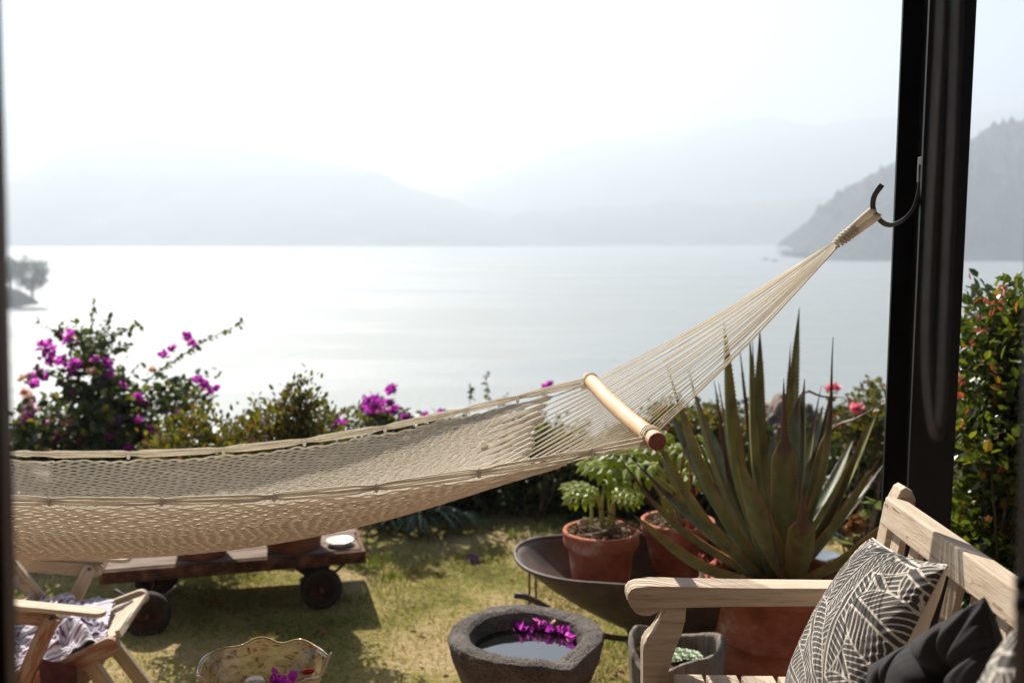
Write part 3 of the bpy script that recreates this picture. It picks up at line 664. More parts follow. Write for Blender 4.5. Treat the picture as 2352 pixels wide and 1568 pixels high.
        for k in range(nrope):
            off = np.zeros((70, 3)); off[:, 2] = (0.010 + (k - 2.5) * 0.0040 * fan * puff) if vside == 0 else (0.013 + (k - 2.5) * 0.0036 * puff)
            off[:, 1] = (-0.004 + 0.0015 * (k % 2)) * (1 if vside == 0 else -1)
            if vside == 0: off[:, 2] *= np.interp(np.abs(ueu), [0, .35, .7, 1], [1, .8, .95, 1.0])
            pp = base + off
            if side == 1: pass
            pp = pp + np.stack([0 * ueu, .001 * np.sin(ueu * 40 + k), .0008 * np.sin(ueu * 31 + 2 * k)], 1)
            V, F = tubes(pp[None], 0.0019, 6); mesh_np('edge_rope', V, F, M['rope'], ham, None, True)
        if side == 0:
            for k_ in kx:
                if k_ < -1.28: continue
                j_ = np.argmin(np.abs(base[:, 0] - k_)); c_ = base[j_] + A(0, -0.004 if vside == 0 else 0, 0.008)
                V, F = lathe([(0.001, -.012), (.004, -.009), (.0052, 0), (.0052, .006), (.0035, .010), (.001, .012)], c_, 9, lambda T_, R_, Z_: (R_ * (1 + .2 * np.sin(2 * T_ + Z_ * 500)), Z_))
                mesh_np('knot', V, F, M['rope'], ham, None, True)
# the far end, out of the picture: a plain post carries it
lp = mir(ring)
post2 = empty('steel_post', (lp.x - .06, lp.y + .03, 0), 'second black steel post with hook, out of view at the far end of the hammock', 'post')
box('flange', (lp.x - .12, lp.y, -.05), (lp.x - .01, lp.y + .12, 3.3), M['black_steel'], post2, 0.002)
tube('hook', [lp + Vector((-.02, .0, .05)), lp + Vector((0, -.03, .0)), lp + Vector((.02, 0, .03))], .006, M['hook'], post2)

# ================================================================== BENCH
BX0, BXB = P(1477, 1500, 2.25).x, 0.845
bench = empty('garden_bench', (0.55, 1.7, TZ), 'weathered grey teak garden bench with scrolled arm and slatted back', 'bench')
def px2(x, y, Yd): q = P(x, y, Yd); return (q.x, q.z)
def flat(name, pts, Yd, th, mat_, lab=None):
    o_ = Vector((0, Yd, 0)); return prism(name, [px2(x, y, Yd) for x, y in pts], o_, X3, Z3, Vector((0, -1, 0)), -th, 0, mat_, bench, 0.004, lab)
YA = 2.24
armpts = [(1462, 1349), (1500, 1345.5), (1700, 1350), (2045, 1352), (2045, 1392), (1700, 1392), (1535, 1392), (1520, 1397), (1508, 1408), (1494, 1415), (1478, 1415), (1462, 1409), (1450, 1396), (1441, 1378), (1442, 1364), (1450, 1354)]
flat('armrest', armpts, YA, 0.062, M['teak'])
legpts = [(1530, 1395), (1527, 1415), (1518, 1435), (1503, 1452), (1487, 1466), (1479, 1480), (1477, 1495), (1477, 1560), (1480, 1960), (1530, 1960), (1534, 1560), (1533, 1535), (1540, 1510), (1554, 1483), (1567, 1455), (1574, 1425), (1577, 1395)]
flat('armrest_support', legpts, YA, 0.05, M['teak'])
SZ = P(1510, 1551, 2.22).z
# back posts lean back; far one in view
def backpost(Yp, nm='back_post'):
    zb = TZ + .002
    top = P(2078, 1112, 2.26)
    pts = [(0.835, zb), (0.885, zb), (0.868, SZ), (0.890, SZ + .2), (0.928, top.z - 0.03), (0.918, top.z - 0.008), (0.903, top.z), (0.893, top.z - 0.006), (0.872, top.z - 0.05), (0.845, SZ + .22), (0.825, SZ)]
    return prism(nm, pts, Vector((0, Yp, 0)), X3, Z3, Vector((0, -1, 0)), -0.02, 0.03, M['teak'], bench, 0.003)
backpost(2.262); backpost(0.975)
# top rail, leaning with the back
zt = P(2085, 1142, 2.23).z; xr = 0.876
rail_dir = Vector((0.17, 0, 1)).normalized()
def rail(nm, zc, xc, hgt, th):
    ey = rail_dir; ex = Vector((0, -1, 0)); ez = ex.cross(ey)
    o_ = Vector((xc, 2.232, zc)); return prism(nm, [(0, -hgt / 2), (1.255, -hgt / 2), (1.255, hgt / 2), (0, hgt / 2)], o_, ex, ey, ez, -th / 2, th / 2, M['teak'], bench, 0.004)
rail('top_rail', zt - 0.034, xr, 0.064, 0.050)
rail('bottom_rail', SZ + 0.075, xr - 0.062, 0.05, 0.032)
for i in range(12):
    y_ = 2.232 - 0.065 - i * 0.0965
    z0_, z1_ = SZ + 0.10, zt - 0.064
    x0_, x1_ = xr - 0.058, xr - 0.006
    board('back_slat', (x0_, y_, z0_), (x1_, y_, z1_), 0.046, 0.014, (0, 1, 0), M['teak_warm'] if False else M['teak'], bench, 0, 0, 0.002)
# seat slats run along the bench
sx = [(1478, 1541), (1549, 1614), (1623, 1693), (1703, 1776), (1786, 1860), (1870, 1945)]
zs = SZ
for i, (a_, b_) in enumerate(sx):
    xa, xb = P(a_, 1552, 2.22).x, P(b_, 1552, 2.22).x
    y1_ = 2.19 if i == 0 else 2.235 - 0.004 * i
    o_ = box('seat_slat', (xa, 0.98, zs - 0.022), (xb, y1_, zs + (0 if i else -0.004)), M['teak'], bench, 0.004)
    g = o_.data.attributes.get('grain')   # grain along the slat
    co = np.zeros(len(o_.data.vertices) * 3, dtype=np.float32); o_.data.vertices.foreach_get('co', co); co = co.reshape(-1, 3)
    g.data.foreach_set('vector', (np.stack([co[:, 1], co[:, 0], co[:, 2]], 1) + rng.random(3) * 9).astype(np.float32).ravel())
for y_ in (2.20, 1.6, 1.0):
    box('seat_bearer', (BX0 + .03, y_ - .02, zs - 0.075), (0.82, y_ + .02, zs - 0.0225), M['teak'], bench, 0.002)
box('apron', (BX0 + .004, 1.0, zs - 0.09), (BX0 + .026, 2.185, zs - 0.024), M['teak'], bench, 0.002)
o_ = Vector((0, 1.03, 0))
prism('armrest', [px2(x, y, YA) for x, y in armpts], o_, X3, Z3, Vector((0, -1, 0)), 0, 0.06, M['teak'], bench, 0.004)
prism('armrest_support', [px2(x, y, YA) for x, y in legpts], o_, X3, Z3, Vector((0, -1, 0)), 0.004, 0.054, M['teak'], bench, 0.004)

# ---- cushions
def cushion(name, A0, B0, C0, D0, thick, mat_, label, n_=220, colfn=None, tuftf=None, back=None, pinch=0.05, sink=0.9):
    """A,B,C,D corners in order; bulges along the normal of ABC; front and back in one mesh"""
    A0, B0, C0, D0 = [np.array(q, float) for q in (A0, B0, C0, D0)]
    nrm = unit(np.cross(B0 - A0, D0 - A0))
    if nrm[0] > 0: nrm = -nrm
    u, v = np.meshgrid(np.linspace(0, 1, n_), np.linspace(0, 1, n_)); ub, vb = u, v
    # pinched corners: sides bow inwards
    def bowed(u, v):
        uu = u + pinch * (u - 0.5) * -np.sin(v * math.pi) * 1.0
        vv = v + pinch * (v - 0.5) * -np.sin(u * math.pi) * 1.0
        return uu, vv
    uu, vv = bowed(u, v)
    base = (A0[None, None] * ((1 - uu) * (1 - vv))[..., None] + B0 * (uu * (1 - vv))[..., None] + C0 * (uu * vv)[..., None] + D0 * ((1 - uu) * vv)[..., None])
    prof = (np.clip(16 * u * (1 - u) * v * (1 - v), 0, 1)) ** 0.42
    wr = np.array([[mnoise.fractal(Vector((a * 2.2, b * 2.2, 5)), .8, 2., 3) for a in np.linspace(0, 1, n_)[::4]] for b in np.linspace(0, 1, n_)[::4]])
    wr = np.kron(wr, np.ones((4, 4)))[:n_, :n_]
    k = np.ones(7) / 7
    wr = np.apply_along_axis(lambda r_: np.convolve(np.pad(r_, 3, mode='edge'), k, 'valid'), 0, wr); wr = np.apply_along_axis(lambda r_: np.convolve(np.pad(r_, 3, mode='edge'), k, 'valid'), 1, wr)
    hf = thick * .6 * prof * (1 + 0.10 * wr)
    edge = np.minimum(np.minimum(u, 1 - u), np.minimum(v, 1 - v))
    pk = 0.0022 * np.sin((u + v) * 95 + wr * 9) * np.exp(-edge / 0.06) * (edge > 0.0)     # puckers at the seams
    hf = hf + pk
    if tuftf is not None: hf = hf * tuftf(u, v)
    Vf = base + nrm * hf[..., None]; Vb = base - nrm * (thick * .5 * prof)[..., None]
    V = np.vstack([Vf.reshape(-1, 3), Vb.reshape(-1, 3)]); idx = np.arange(n_ * n_).reshape(n_, n_)
    Fq = np.stack([idx[:-1, :-1], idx[:-1, 1:], idx[1:, 1:], idx[1:, :-1]], -1).reshape(-1, 4); Fb = Fq[:, ::-1] + n_ * n_
    mi = np.concatenate([np.zeros(len(Fq)), np.ones(len(Fb))])
    org = Vector(tuple((A0 + B0 + C0 + D0) / 4))
    if tuftf is None or True:
        o = mesh_np(name, V, [Fq, Fb], [mat_, back or mat_], None, org, True, label, mi) if False else None
        V2 = V; me = None
    o = mesh_np(name, V, np.vstack([Fq, Fb]), [mat_, back or mat_], None, org, True, label, mi)
    if colfn is not None:
        c_ = colfn(u, v); c_ = np.concatenate([c_.reshape(-1), np.ones(n_ * n_)])
        at = o.data.attributes.new("print", 'FLOAT', 'POINT'); at.data.foreach_set("value", c_.astype(np.float32))
    # piping along the seam
    per = np.vstack([Vf[0, :], Vf[1:, -1], Vf[-1, ::-1][1:], Vf[::-1, 0][1:]])[::3]
    Vp, Fp = tubes(per[None], 0.0022, 6)
    pp = mesh_np('seam', Vp, Fp, [back or mat_], o, None, True)
    o['category'] = 'cushion'
    return o
m, n, p = nodes('leaf_print_cotton')
at = n.nodes.new("ShaderNodeAttribute"); at.attribute_name = 'print'
tc = coords(n, 'obj'); t1 = tnoise(n, tc, 420, 3); t2 = tnoise(n, tc, 20, 4)
r = ramp(n, [(0.42, (0.075, 0.068, 0.064)), (0.58, (0.68, 0.62, 0.54))])
n.links.new(at.outputs["Fac"], r.inputs[0])
mx = n.nodes.new("ShaderNodeMix"); mx.data_type = 'RGBA'; mx.blend_type = 'MULTIPLY'; mx.inputs["Factor"].default_value = 0.35
n.links.new(r.outputs[0], mx.inputs[6]); n.links.new(t1.outputs["Fac"], mx.inputs[7]); n.links.new(mx.outputs[2], p.inputs["Base Color"])
setv(p, "Roughness", 0.9); setv(p, "Specular IOR Level", 0.15); setv(p, "Sheen Weight", 0.3); bump(n, p, t1.outputs["Fac"], 0.35, 0.001)
M['print'] = m
LEAFP = []   # (cx, cy, angle, half length, half width)
rl = random.Random(4)
for row in range(6):
    for k in range(5):
        LEAFP.append((k * 0.34 - 0.06 + 0.17 * (row % 2) + rl.uniform(-.02, .02), row * 0.215 + 0.0 + rl.uniform(-.02, .02), R(24 + rl.uniform(-16, 16) + (60 if (row * 3 + k * 2) % 5 == 0 else 0)), 0.29 + rl.uniform(-.02, .03), 0.155 + rl.uniform(-.01, .02)))
rl.shuffle(LEAFP)
def leafprint(u, v):
    out = np.ones_like(u); 
    for (cx, cy, an, hl, hw) in LEAFP:
        dx, dy = u - cx, v - cy
        a = (dx * math.cos(an) + dy * math.sin(an)) / hl; b = (-dx * math.sin(an) + dy * math.cos(an)) / hw
        b = b - 0.22 * (1 - a ** 2) * np.sign(math.sin(cx * 31)) * 0.6
        env = np.sqrt(np.clip(1 - np.abs(a) ** 1.7, 0, 1)) * (1.0 - 0.15 * a)
        inside = (np.abs(b) < env) & (np.abs(a) < 1)
        rim = (np.abs(b) > env - 0.07)
        midw = 0.13 * (1 - 0.75 * (a + 1) / 2)
        mid = np.abs(b) < midw
        gapm = (np.abs(b) > midw) & (np.abs(b) < midw + 0.075)
        s = (a - 0.42 * np.abs(b) ** 1.15) * 8.4 + 0.12 * np.sin(b * 5 + cx * 9)
        fr = np.abs(s - np.round(s))
        vein = fr < 0.125
        white = (rim | gapm | vein) & ~mid
        out = np.where(inside, np.where(white, 1.0, 0.0), out)
    # soften one cell
    o2 = out.copy(); o2[1:-1, 1:-1] = (out[1:-1, 1:-1] * 2 + out[:-2, 1:-1] + out[2:, 1:-1] + out[1:-1, :-2] + out[1:-1, 2:]) / 6
    return o2
TLc, TRc = P(2004, 1236, 2.17), P(2176, 1298, 1.78)
BLc = P(1800, 1592, 2.12); BRc = BLc + (TRc - TLc) + Vector((0.03, 0.02, -0.05))
cushion('cushion', TLc, TRc, BRc, BLc, 0.13, M['print'], 'large cushion with charcoal and white leaf print, leaning in the bench corner', 420, leafprint, None, M['linen'], 0.07)
Ac, Bc = np.array(P(2002, 1532, 1.72)), np.array(P(2262, 1372, 1.46)); BCv = np.array([0.025, -0.17, -0.30])
def tufts(u, v):
    h = np.ones_like(u)
    for (cu, cv) in [(0.28, 0.28), (0.72, 0.28), (0.5, 0.5), (0.28, 0.72), (0.72, 0.72)]:
        d2 = (u - cu) ** 2 + (v - cv) ** 2; h -= 0.75 * np.exp(-d2 / 0.004) + 0.25 * np.exp(-d2 / 0.02)
    for (c0, c1) in [((0.28, 0.28), (0, 0)), ((0.72, 0.28), (1, 0)), ((0.28, 0.28), (0.5, 0)), ((0.72, .28), (.5, 0)), ((.28, .28), (.5, .5)), ((.72, .28), (.5, .5)), ((.28, .72), (.5, .5)), ((.72, .72), (.5, .5)), ((.28, .28), (0, .5)), ((.28, .72), (0, .5)), ((.72, .28), (1, .5)), ((.72, .72), (1, .5)), ((.28, .28), (.28, 0)), ((.72, .28), (.8, 0)), ((.28, .28), (0, .25)), ((.72, .28), (1, .2))]:
        ax_, ay_ = c1[0] - c0[0], c1[1] - c0[1]; L2 = ax_ ** 2 + ay_ ** 2
        t = np.clip(((u - c0[0]) * ax_ + (v - c0[1]) * ay_) / L2, 0, 1)
        d_ = np.hypot(u - c0[0] - t * ax_, v - c0[1] - t * ay_)
        h -= 0.42 * np.exp(-(d_ / 0.028) ** 2) * (1 - 0.5 * t)
    return np.clip(h, 0.05, 1.2)
cushion('cushion', Ac, Bc, Bc + BCv, Ac + BCv + A(-.03, 0, 0), 0.16, M['charcoal'], 'small plain charcoal tufted cushion in front of the big printed cushion', 200, None, tufts, None, 0.04)
E0, E1 = np.array(P(2262, 1580, 1.30)), np.array(P(2352, 1420, 1.12)); EV = A(0.02, -0.22, -0.30)
cushion('cushion', E0, E1, E1 + EV, E0 + EV, 0.12, M['print'], 'printed leaf cushion cut by the picture corner beside the door frame', 220, lambda u, v: leafprint(u * 0.9 + .1, v), None, M['linen'], 0.05)

# ================================================================== STONE BASIN
bc = P(1208, 1452, 3.12); bz = bc.z
basin = empty('stone_basin', (bc.x, bc.y, 0), 'rough dark volcanic stone basin full of water with a notched spout', 'basin')
m, n, p = nodes('volcanic_stone')
mp = coords(n, 'obj'); t1 = tnoise(n, mp, 9, 5); t2 = tnoise(n, mp, 75, 6, 0.75)
vo = n.nodes.new("ShaderNodeTexVoronoi"); vo.inputs["Scale"].default_value = 95; n.links.new(mp.outputs[0], vo.inputs["Vector"])
r = ramp(n, [(0.3, (0.095, 0.083, 0.075)), (0.7, (0.23, 0.20, 0.18))]); n.links.new(t1.outputs["Fac"], r.inputs[0])
r2 = ramp(n, [(0.12, (0.15, 0.15, 0.15)), (0.3, (1, 1, 1))]); n.links.new(vo.outputs["Distance"], r2.inputs[0])
mx = n.nodes.new("ShaderNodeMix"); mx.data_type = 'RGBA'; mx.blend_type = 'MULTIPLY'; mx.inputs["Factor"].default_value = 0.8
n.links.new(r.outputs[0], mx.inputs[6]); n.links.new(r2.outputs[0], mx.inputs[7]); n.links.new(mx.outputs[2], p.inputs["Base Color"])
ad = n.nodes.new("ShaderNodeMath"); ad.operation = 'ADD'; n.links.new(t2.outputs["Fac"], ad.inputs[0]); n.links.new(r2.outputs[0], ad.inputs[1])
bump(n, p, ad.outputs[0], 1.0, 0.02); setv(p, "Roughness", 0.92); setv(p, "Specular IOR Level", 0.2)
M['basalt'] = m
RW = 0.252
prof = [(0.15, -bz + .002), (0.155, -bz + 0.10), (0.145, -0.30), (0.165, -0.235), (0.205, -0.16), (0.236, -0.08), (RW, -0.014), (0.247, -0.002), (0.226, 0.004), (0.198, 0.002), (0.182, -0.008), (0.174, -0.035), (0.164, -0.085), (0.13, -0.16), (0.05, -0.19), (0.002, -0.195)]
def bfn(T_, R_, Z_):
    sp = np.exp(-((T_ - R(300)) / 0.22) ** 2)            # spout towards the viewer
    rim = np.clip(1 + Z_ / 0.05, 0, 1) * (R_ > 0.15)
    Z2 = Z_ - 0.020 * sp * rim
    R2 = R_ + 0.011 * sp * (R_ > 0.2) * (Z_ > -0.12) + 0.003 * np.sin(2 * T_ + 1) * (R_ > .1)
    nz = np.array([mnoise.fractal(Vector((a * 30, b * 30, c * 30)), .7, 2.2, 5) for a, b, c in zip((R_ * np.cos(T_)).ravel(), (R_ * np.sin(T_)).ravel(), Z_.ravel())]).reshape(R_.shape)
    return R2 + nz * 0.0030, Z2 + nz * 0.0028 * rim + 0.004 * np.sin(3 * T_ + 2) * rim
o = lathe_ob('bowl', prof, (bc.x, bc.y, bz), M['basalt'], basin, 260, bfn, None, None, 0.004)
m, n, p = nodes('basin_water'); setv(p, "Base Color", (0.006, 0.007, 0.006, 1)); setv(p, "Roughness", 0.02); setv(p, "IOR", 1.7); setv(p, "Specular IOR Level", 1.0)
mp = coords(n, 'obj'); t = tnoise(n, mp, 7, 2); bump(n, p, t.outputs["Fac"], 0.03, 0.01); M['dark_water'] = m
wz = bz - 0.055
V, F = lathe([(0.0005, 0), (0.10, 0), (0.174, 0)], (bc.x, bc.y, wz), 64); mesh_np('water', V, F, M['dark_water'], basin, None, True)
PETAL = (np.array([(0, 0, 0), (0.45, 0.25, 0.16), (0.5, 0.62, 0.20), (0.08, 1.0, 0.22), (-0.42, 0.68, 0.24), (-0.45, 0.25, 0.12), (0, 0.5, -0.02)], float), LEAF6[1])
def blossom(name, c, s, mats_, parent=None, n_=9, lab=None, grp=None, cat='flower', spread=0.5):
    d = rng.normal(size=(n_, 3)); d[:, 2] = np.abs(d[:, 2]) * 0.7 + 0.1
    pos = np.array(c) + rng.normal(size=(n_, 3)) * s * spread * A(1, 1, .5)
    pos[:, 2] = np.maximum(pos[:, 2], c[2] - s * .5 * spread) if parent is None else pos[:, 2]
    V, F = leaves(pos, d, s * (0.7 + 0.5 * rng.random(n_)), 0.5, PETAL)
    o = mesh_np(name, V, F, mats_, parent, None if parent is not None else Vector(c), False)
    if parent is None: tag(o, lab, cat, grp)
    return o
def onwater(x, y): 
    q = P(x, y, 1.0) - Vector((0, 0, EYE)); k = (wz - EYE) / q.z; return Vector((q.x * k, q.y * k, wz + 0.006))
fl = [(1196, 1448, .030, 8, 'magenta bract floating leftmost on the basin water', 'bract'), (1225, 1438, .040, 12, 'large magenta flower floating left of middle in the basin', 'bract'), (1252, 1452, .028, 8, 'small magenta bract floating in the middle of the floating row', 'bract'),
      (1272, 1441, .030, 7, 'faded salmon pink flower floating among the magenta ones', 'bract_pale'), (1290, 1455, .032, 10, 'magenta flower right of the salmon flower in the basin', 'bract'), (1312, 1462, .032, 10, 'magenta flower near the right inner wall of the basin', 'bract'), (1330, 1472, .024, 7, 'rightmost magenta bract touching the basin wall', 'bract')]
for x, y, s, k, lab, mt in fl: blossom('floating_flower', onwater(x, y), s, M[mt], None, k + 4, lab, 'flowers floating in the stone basin', spread=.42)

# ================================================================== GLASS BOWL ON A SMALL TABLE
gc = Vector((P(607, 1530, 2.42).x, 2.42, 0)); gz = 0.785
stool = empty('side_table', (gc.x, gc.y, TZ * 0), 'low round wooden side table under the wavy glass bowl', 'table')
lathe_ob('top', [(0.001, .575), (0.17, .575), (0.175, .580), (0.175, .600), (0.17, .605), (0.001, .605)], (gc.x, gc.y, 0), M['plank'], stool, 40)
for k in range(3):
    a_ = k * 2.1 + .4; tube('leg', [Vector((gc.x + .10 * math.cos(a_), gc.y + .10 * math.sin(a_), .57)), Vector((gc.x + .16 * math.cos(a_), gc.y + .16 * math.sin(a_), 0.0))], .014, M['plank'], stool, 8)
m, n, p = nodes('mottled_art_glass')
mp = coords(n, 'obj', (1, 1, 2.2)); t1 = tnoise(n, mp, 7, 4); vo = n.nodes.new("ShaderNodeTexVoronoi"); vo.inputs["Scale"].default_value = 46
wm = n.nodes.new("ShaderNodeMix"); wm.data_type = 'VECTOR'; wm.inputs["Factor"].default_value = 0.16
n.links.new(mp.outputs[0], wm.inputs[4]); n.links.new(t1.outputs["Color"], wm.inputs[5]); n.links.new(wm.outputs[1], vo.inputs["Vector"])
r = ramp(n, [(0.12, (0.20, 0.07, 0.05)), (0.30, (0.34, 0.20, 0.14)), (0.42, (0.60, 0.50, 0.30)), (0.8, (0.68, 0.62, 0.42))]); n.links.new(vo.outputs["Distance"], r.inputs[0])
r2 = ramp(n, [(0.40, (0.34, 0.33, 0.20)), (0.52, (0.72, 0.64, 0.46)), (0.62, (0.70, 0.56, 0.50))]); n.links.new(t1.outputs["Fac"], r2.inputs[0])
mx = n.nodes.new("ShaderNodeMix"); mx.data_type = 'RGBA'; mx.blend_type = 'MULTIPLY'; mx.inputs["Factor"].default_value = 0.75
n.links.new(r.outputs[0], mx.inputs[6]); n.links.new(r2.outputs[0], mx.inputs[7]); n.links.new(mx.outputs[2], p.inputs["Base Color"])
setv(p, "Roughness", 0.06); setv(p, "Specular IOR Level", 0.8); setv(p, "Coat Weight", 0.6)
tr = n.nodes.new("ShaderNodeBsdfTranslucent"); n.links.new(r.outputs[0], tr.inputs[0]); gl = n.nodes.new("ShaderNodeBsdfTransparent")
gl.inputs[0].default_value = (0.80, 0.76, 0.60, 1)
m1 = n.nodes.new("ShaderNodeMixShader"); m1.inputs[0].default_value = 0.30; n.links.new(p.outputs[0], m1.inputs[1]); n.links.new(tr.outputs[0], m1.inputs[2])
m2 = n.nodes.new("ShaderNodeMixShader"); m2.inputs[0].default_value = 0.32; n.links.new(m1.outputs[0], m2.inputs[1]); n.links.new(gl.outputs[0], m2.inputs[2])
n.links.new(m2.outputs[0], [k for k in n.nodes if k.type == 'OUTPUT_MATERIAL'][0].inputs[0]); M['glass'] = m
M['glass_rim'] = pm('amber_glass_rim', [(0.3, (0.35, 0.24, 0.10)), (0.7, (0.62, 0.52, 0.32))], 12, 0.05, 0, spec=1.0)
gb = empty('glass_bowl', (gc.x, gc.y, .606), 'wavy rimmed mottled amber and cream glass bowl at the bottom edge', 'bowl')
def gfn(T_, R_, Z_):
    h = np.clip((Z_) / 0.15, 0, 1) ** 1.5
    wv_ = 0.0045 * np.sin(7 * T_ + 0.6) + 0.0035 * np.sin(10 * T_ + 2)
    lobe = 0.075 * np.exp(-((np.abs(((T_ + math.pi) % (2 * math.pi)) - math.pi) - 0.02) / 0.22) ** 2)
    return R_ * (1 + h * (0.022 * np.sin(7 * T_ + 1.2) + 0.05 * np.cos(2 * T_ + .3))) - 0 * lobe, Z_ + h * (wv_ + 0.28 * lobe)
gprof = [(0.001, 0.010), (0.06, 0.008), (0.066, 0.0), (0.070, 0.010), (0.085, 0.03), (0.12, 0.07), (0.142, 0.11), (0.160, 0.152)]
inner = [(0.156, 0.154), (0.137, 0.112), (0.114, 0.073), (0.08, 0.036), (0.04, 0.018), (0.001, 0.016)]
V, F = lathe(dprof(gprof + inner, .008), (gc.x, gc.y, .607), 96, gfn)
mesh_np('bowl', V, F, M['glass'], gb, None, True)
th = np.linspace(0, 2 * math.pi, 121); Rr, Zr = gfn(th, np.full(121, .158), np.full(121, .154))
rp = np.stack([gc.x + Rr * np.cos(th), gc.y + Rr * np.sin(th), .607 + Zr], 1); V, F = tubes(rp[None], 0.0028, 7); mesh_np('rim', V, F, M['glass_rim'], gb, None, True)
for (x, y, k, lab) in [(640, 1553, 14, 'magenta bougainvillea flower heaped in the glass bowl, the left one'), (662, 1560, 12, 'magenta bougainvillea flower in the glass bowl, nearer its upright lobe')]:
    blossom('flower', P(x, y + 13, 2.40), .026, M['bract'], None, k, lab, 'flowers in the glass bowl')
cdl = P(585, 1566, 2.40); o = lathe_ob('floating_candle', [(0.001, -.012), (0.02, -.010), (0.026, 0), (0.022, .008), (0.001, .011)], cdl, M['white_dish'], None, 24, None, cdl)
tag(o, 'small pale round floating candle beside the flowers in the glass bowl', 'candle')
hg = P(707, 1540, 2.45); o = lathe_ob('glass_stone', [(0.001, -.007), (0.012, -.005), (0.018, 0), (0.012, .006), (0.001, .008)], hg, leafmat('ruby_glass', [(0, (0.45, 0.03, 0.01)), (1, (0.5, 0.05, 0.02))], 0.05, .4), None, 16, None, hg)
tag(o, 'ruby red glass pebble lying against the inside of the glass bowl', 'pebble')

# ================================================================== FOLDING CHAIR
ch = empty('folding_chair', (P(120, 1500, 3.4).x, 3.65, 0), 'weathered folding wooden armchair seen at the left behind the door frame', 'chair')
CN, CF = 3.35, 3.90
H1 = Vector((0, 1, 0))
def cb(nm, a_, b_, da, db, wd, th, mt='teak', r0=0, r1=0, side=(0, 0, 1), lab=None):
    return board(nm, P(a_[0], a_[1], da), P(b_[0], b_[1], db), wd, th, side, M[mt], ch, r0, r1, 0.002, lab)
cb('armrest', (-110, 1374), (243, 1408), CN, CN, 0.06, 0.016, 'teak', 0, 1, (0, 1, 0))
cb('armrest', (-110, 1262), (300, 1284), CF, CF, 0.06, 0.016, 'teak', 0, 1, (0, 1, 0))
cb('arm_rail', (-110, 1398), (140, 1424), CN + .02, CN + .02, 0.052, 0.022, 'teak_warm', 0, 1)
cb('arm_rail', (-110, 1285), (237, 1309), CF + .0, CF + .0, 0.052, 0.022, 'teak', 0, 1)
cb('arm_strut', (20, 1640), (118, 1418), CN - .004, CN - .004, 0.055, 0.022, 'teak_warm', 0, 0, (1, 0, 0))
cb('arm_strut', (120, 1480), (211, 1296), CF - .025, CF - .025, 0.050, 0.022, 'teak', 0, 1, (1, 0, 0))
cb('seat_rail', (-60, 1632), (272, 1474), CN + .06, CN + .06, 0.068, 0.024, 'teak_warm', 0, 1)
cb('seat_rail', (60, 1470), (340, 1364), CF - .06, CF - .06, 0.060, 0.022, 'teak', 0, 1)
# seat boards between the rails
for k in range(7):
    a_ = P(254 - k * 40, 1466 + k * 19, CN + .075); b_ = P(320 - k * 34, 1372 + k * 13, CF - .075)
    board('seat_slat', a_, b_, 0.062, 0.014, (1, 0, .35), M['teak'], ch, 0, 0, .002)
cb('front_slat', (272, 1456), (322, 1380), CN + .075, CF - .075, 0.016, 0.03, 'teak', 0, 0, (1, 0, .4))
g0 = -3.0
def leg(a_, da, b_, db, wd=.055):
    p0 = P(a_[0], a_[1], da); p1 = P(b_[0], b_[1], db); d_ = (p1 - p0); p1 = p0 + d_ * ((p0.z - 0.005) / (p0.z - p1.z))
    board('leg', p0, p1, wd, 0.022, (1, 0, 0), M['teak'], ch, 1, 0)
leg((185, 1490), CN + .086, (262, 1600), CN + .086); leg((235, 1500), CN + .112, (120, 1640), CN + .112)
leg((215, 1420), CF - .085, (292, 1520), CF - .085); leg((270, 1410), CF - .035, (150, 1530), CF - .035)
cb('cross_rail', (205, 1535), (268, 1450), CN + .10, CF - .10, 0.03, 0.02, 'teak', 0, 0)
# back: leaning frame going out of the picture
cb('back_rail', (118, 1408), (-60, 1195), CF - .09, CF - .09, 0.055, 0.022, 'teak', 1, 0, (1, 0, 0))
cb('back_rail', (0, 1530), (-170, 1260), CN + .09, CN + .09, 0.055, 0.022, 'teak', 1, 0, (1, 0, 0))
for k in range(5): cb('back_slat', (-30 - 34 * k, 1460 - 52 * k), (80 - 35 * k, 1370 - 42 * k), CN + .09, CF - .09, .05, .012, 'teak')
for (x, y, d_) in [(164, 1414 - 70 + 70, CN), (336 - 0, 0, 0)][:1] + [(205, 1306, CF - .04)]:
    q = P(x if x != 164 else 118, 1419 if x == 164 else y, d_ - .012); tube('bolt', [q + Vector((0, .004, 0)), q - Vector((0, .006, 0))], .0065, M['hook'], ch, 10)
# blanket rumpled over the seat
nb = 90; uu, vv = np.meshgrid(np.linspace(0, 1, nb), np.linspace(0, 1, nb))
c00, c10, c11, c01 = [np.array(P(*q)) for q in ((-60, 1600, CN + .058), (236, 1474, CN + .058), (258, 1396, CF - .09), (20, 1420, CF - .1))]
Bp = c00 * ((1 - uu) * (1 - vv))[..., None] + c10 * (uu * (1 - vv))[..., None] + c11 * (uu * vv)[..., None] + c01 * ((1 - uu) * vv)[..., None]
wr = np.array([[mnoise.fractal(Vector((a * 3.2 + b * 1.5, b * 2.2 - a * .6, 2)), .7, 2.1, 4) for a in np.linspace(0, 1, nb)] for b in np.linspace(0, 1, nb)])
ridge = np.abs(wr); Bp[..., 2] += 0.038 * np.minimum(1, vv * 6 + .35) + 0.085 * np.minimum(1, vv * 5 + .1) * (0.5 - ridge) * np.sin(uu * math.pi) ** .3 + 0.03 * np.sin(uu * 9 + vv * 4 + wr * 4) * 0.5
Bp[..., 0] += 0.02 * wr; Bp[..., 1] += 0.015 * wr
idx = np.arange(nb * nb).reshape(nb, nb); Fq = np.stack([idx[:-1, :-1], idx[:-1, 1:], idx[1:, 1:], idx[1:, :-1]], -1).reshape(-1, 4)
m, n, p = nodes('woven_blue_pink_blanket')
